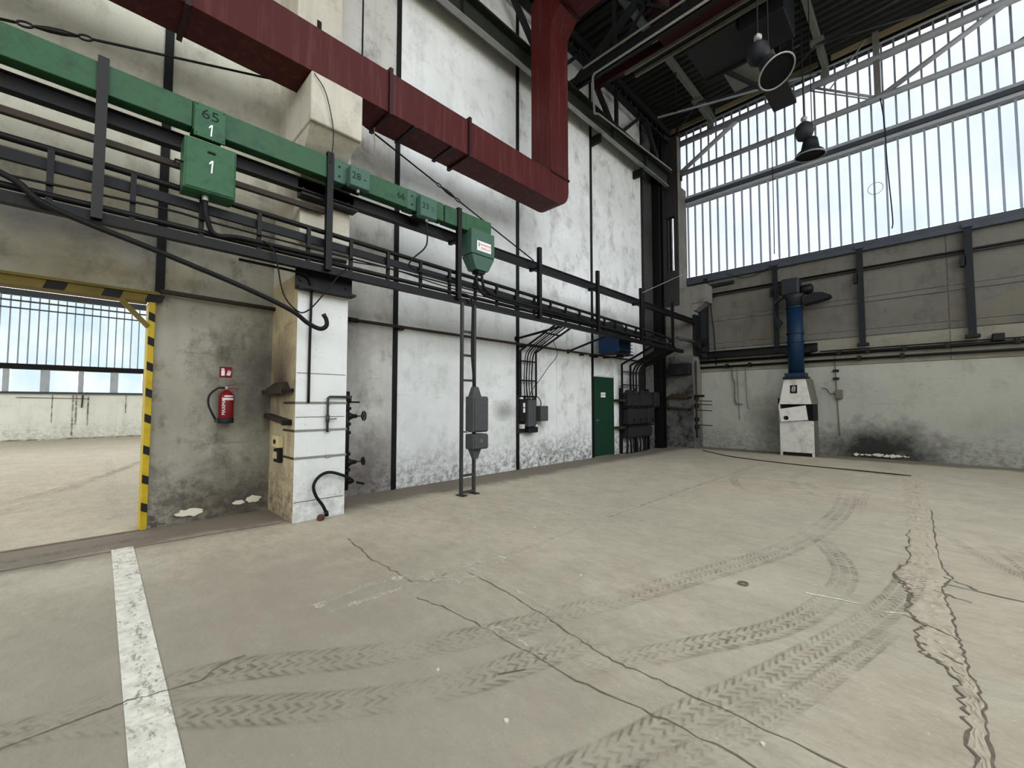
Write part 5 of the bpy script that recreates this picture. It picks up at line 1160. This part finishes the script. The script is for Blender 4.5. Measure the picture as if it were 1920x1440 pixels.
# purlin nodes and wind bracing
for i, (x, lab) in enumerate(((1.65, 'grey gusset with thin wind-bracing rods on the purlin near the left wall'), (4.9, 'grey gusset with thin wind-bracing rods on the second purlin'))):
    nb = thing('wind_bracing', lab, 'roof bracing', (x, 13.9, 11.3), 'wind bracing under the roof')
    B(x-0.16, x+0.16, 13.78, 14.1, 11.50, 11.56).build('gusset', 'purlin_grey', nb)
    B(x-0.05, x+0.05, 14.1, 15.2, 11.36, 11.54).build('stub', 'purlin_grey', nb)
    for dx, yy in ((-1.35, 15.05), (2.9, 13.6), (3.0, 15.0)):
        T([(x, 13.95, 11.48), (x+dx, yy, 11.46)], 0.022, 6).build('rod', 'window_steel', nb, True)
    T([(x, 15.1, 11.36), (x, 15.1, 10.95)], 0.035, 6).build('drop_rod', 'bright_steel', nb, True)
    B(x-0.10, x+0.10, 15.0, 15.12, 11.1, 11.36).build('drop_plate', 'purlin_grey', nb)
tag(MB().beam((0.5, 14.95, 11.4), (1.65, 12.2, 11.5), 0.05, 0.05).build('bracing_bar', 'roof_steel'), 'dark diagonal bracing bar under the roof in the far corner', 'roof bracing')
tag(MB().beam((0.4, 13.6, 11.42), (4.7, 15.1, 11.42), 0.05, 0.05).build('bracing_bar', 'truss_grey'), 'long grey bracing bar crossing under the roof beside the glazing', 'roof bracing')

# crane girder
cg = thing('crane_girder', 'dark red overhead crane girder spanning the hall under the roof', 'crane girder', (7, 9.3, 9.86))
B(2.6, XR-0.3, 8.84, 9.34, 9.92, 10.7).build('box_girder', 'red_girder', cg, bev=0.02)
B(1.55, XR-0.3, 9.34, 9.39, 9.86, 9.96).build('flange_edge', 'hood_side', cg)
B(1.70, XR-0.3, 9.60, 9.65, 9.86, 9.96).build('flange_edge', 'hood_side', cg)
B(1.70, XR-0.3, 9.39, 9.60, 9.94, 10.1).build('runner', 'navy', cg)
B(0.7, 2.6, 9.30, 9.42, 9.95, 10.15).build('end_bar', 'red_girder', cg)
MB().lathe([(0.30, 10.1), (0.30, 11.7)], (2.75, 9.05, 0), 16).build('stack', 'red_girder', cg, True)
cb = thing('crane_trolley', 'dark sheet-metal crane trolley housing beside the red girder', 'crane trolley', (3.8, 10.3, 9.6))
B(2.95, 4.05, 9.68, 10.9, 9.80, 10.8).build('housing', 'sheet_grey', cb, bev=0.02)
B(4.10, 4.95, 9.68, 10.7, 9.55, 11.2).build('motor_case', 'navy', cb, bev=0.02)
B(2.95, 4.05, 10.9, 10.96, 9.74, 9.86).build('edge_angle', 'roof_steel', cb)
B(3.30, 4.40, 11.0, 12.1, 9.95, 10.0).build('walkway', 'purlin_grey', cb)
B(3.9, 4.45, 12.3, 13.5, 9.80, 9.90).build('walkway', 'sheet_grey', cb)
MB().beam((3.4, 10.96, 9.85), (3.9, 12.3, 9.85), 0.08, 0.08).build('strut', 'roof_steel', cb)
B(4.55, 4.66, 12.0, 12.1, 9.8, 11.55).build('hanger_post', 'sheet_grey', cb); B(4.2, 4.31, 12.35, 12.45, 9.85, 11.55).build('hanger_post', 'sheet_grey', cb)
for y in (9.9, 10.6): MB().beam((4.1, y, 10.8), (4.1, y, 11.56), 0.06, 0.06).build('hanger_post', 'roof_steel', cb)

# ================================================================ HIGH-BAY LAMPS
def lamp(c, label, tilt, s=1.0, bm='sheet_grey'):
    cx, cy, cz = c       # rim centre
    t = thing('high_bay_lamp', label, 'lamp', (cx, cy, cz), 'high-bay lamps')
    up = Vector((math.sin(tilt[0]), math.sin(tilt[1]), 1)).normalized()
    rot = up.to_track_quat('Z', 'Y').to_matrix(); C = Vector(c)
    def lt_(prof, name, mat):
        mb = MB().lathe([(r*s, h*s) for r, h in prof], (0, 0, 0), 22)
        mb.v = [C + rot @ v for v in mb.v]; return mb.build(name, mat, t, True)
    mb = MB().torus((0, 0, 0), 0.272*s, 0.014*s, 'z', 26, 6); mb.v = [C + rot @ v for v in mb.v]; mb.build('rim', 'bright_steel', t, True)
    lt_([(0.262, 0.012), (0.275, 0.015), (0.24, 0.07), (0.17, 0.13), (0.15, 0.24), (0.13, 0.34), (0.10, 0.37)], 'reflector', 'navy')
    lt_([(0.255, 0.012), (0.255, 0.016)], 'glass_cover', 'box_dark')
    top = C + rot @ Vector((0, 0, 0.37*s))
    mb = MB().lathe([(0.02, 0.0), (0.13*s, 0.06*s), (0.18*s, 0.20*s), (0.15*s, 0.33*s), (0.08*s, 0.40*s), (0.03*s, 0.42*s)], (0, 0, 0), 18)
    off = Vector((-0.10*s, -0.02, -0.03*s)); mb.v = [top+off+v for v in mb.v]; mb.build('ballast', bm, t, True)
    tp = top+off+Vector((0, 0, 0.42*s))
    MB().lathe([(0.02, 0), (0.06, 0.05), (0.06, 0.09), (0.015, 0.14)], tuple(tp), 10).build('hook_joint', 'bright_steel', t, True)
    T([tp+Vector((0, 0, 0.1)), Vector((tp.x, tp.y, 11.56))], 0.012, 6).build('suspension_cable', 'dark_cable', t)
    T([tp+Vector((0.12, 0.1, -0.1)), Vector((tp.x+0.14, tp.y+0.12, 11.56))], 0.008, 6).build('power_lead', 'dark_cable', t)
lamp((5.14, 10.70, 6.80), 'grey high-bay lamp hanging in front of the channel glass', (0.05, -0.05))
lamp((5.27, 7.32, 6.62), 'dark tilted high-bay lamp with a bright rim, hanging nearest under the roof', (-0.55, 0.25), 0.95, 'navy')

# ================================================================ LOOSE THINGS
tag(T(curve([(1.5, 14.1, 0.012), (2.0, 13.6, 0.012), (2.85, 12.92, 0.012), (4.47, 12.38, 0.012), (5.68, 12.27, 0.012), (6.45, 12.13, 0.012)], 6), 0.012, 6).build('floor_cable', 'dark_cable', None, True), 'thin dark cable lying across the floor in front of the forge', 'cable')
tag(MB().torus((5.62, 3.9, 0.012), 0.035, 0.007, 'z', 14, 6).build('metal_ring', 'crack_dark', None, True), 'small dirty metal ring lying on the floor', 'ring')
tag(MB().beam((5.02, 1.66, 0.004), (5.10, 1.80, 0.004), 0.006, 0.006).build('wood_splinter', 'crack_dark'), 'thin dark splinter lying on the floor', 'splinter')
for i, (x, y) in enumerate(((3.3, 3.9), (5.3, 1.45), (2.3, 3.2), (4.55, 3.1), (6.2, 2.15), (4.75, 1.45))):
    r = random.uniform(0.008, 0.015)
    pts = [(x+r*random.uniform(0.6, 1.2)*math.cos(a), y+r*random.uniform(0.6, 1.2)*math.sin(a), 0.001) for a in [j*math.pi/3 for j in range(6)]]
    tag(MB().prism(pts, (0, 0, 0.008)).build('plaster_crumb', 'chalk'), 'small white plaster crumb '+('near the floor joint below the ladder stand', 'closest to the bottom edge of the picture', 'beside the white column foot', 'in the middle of the floor between the tyre prints', 'beside the right-hand tyre print', 'left of the dark splinter')[i], 'crumb', 'plaster crumbs on the floor')
hc = thing('hanging_cable', 'thin cable hanging down in front of the channel glass on the right', 'cable', (6.15, 15.0, 6.2))
T(curve([(6.1, 14.98, 9.85), (6.16, 15.0, 9.1), (6.18, 15.0, 8.0), (6.24, 15.02, 6.5), (6.22, 15.02, 6.2)], 5), 0.014, 6).build('lead', 'dark_cable', hc, True)
MB().torus((5.92, 15.0, 7.4), 0.16, 0.006, 'y', 20, 5).build('loop', 'blue_pipe', hc, True)
hc = thing('hanging_cable', 'thin cable hanging down in front of the channel glass above the flue', 'cable', (3.45, 15.0, 6.2))
T(curve([(3.5, 15.0, 9.9), (3.5, 15.0, 8.0), (3.48, 15.0, 6.2)], 5), 0.012, 6).build('lead', 'dark_cable', hc, True)
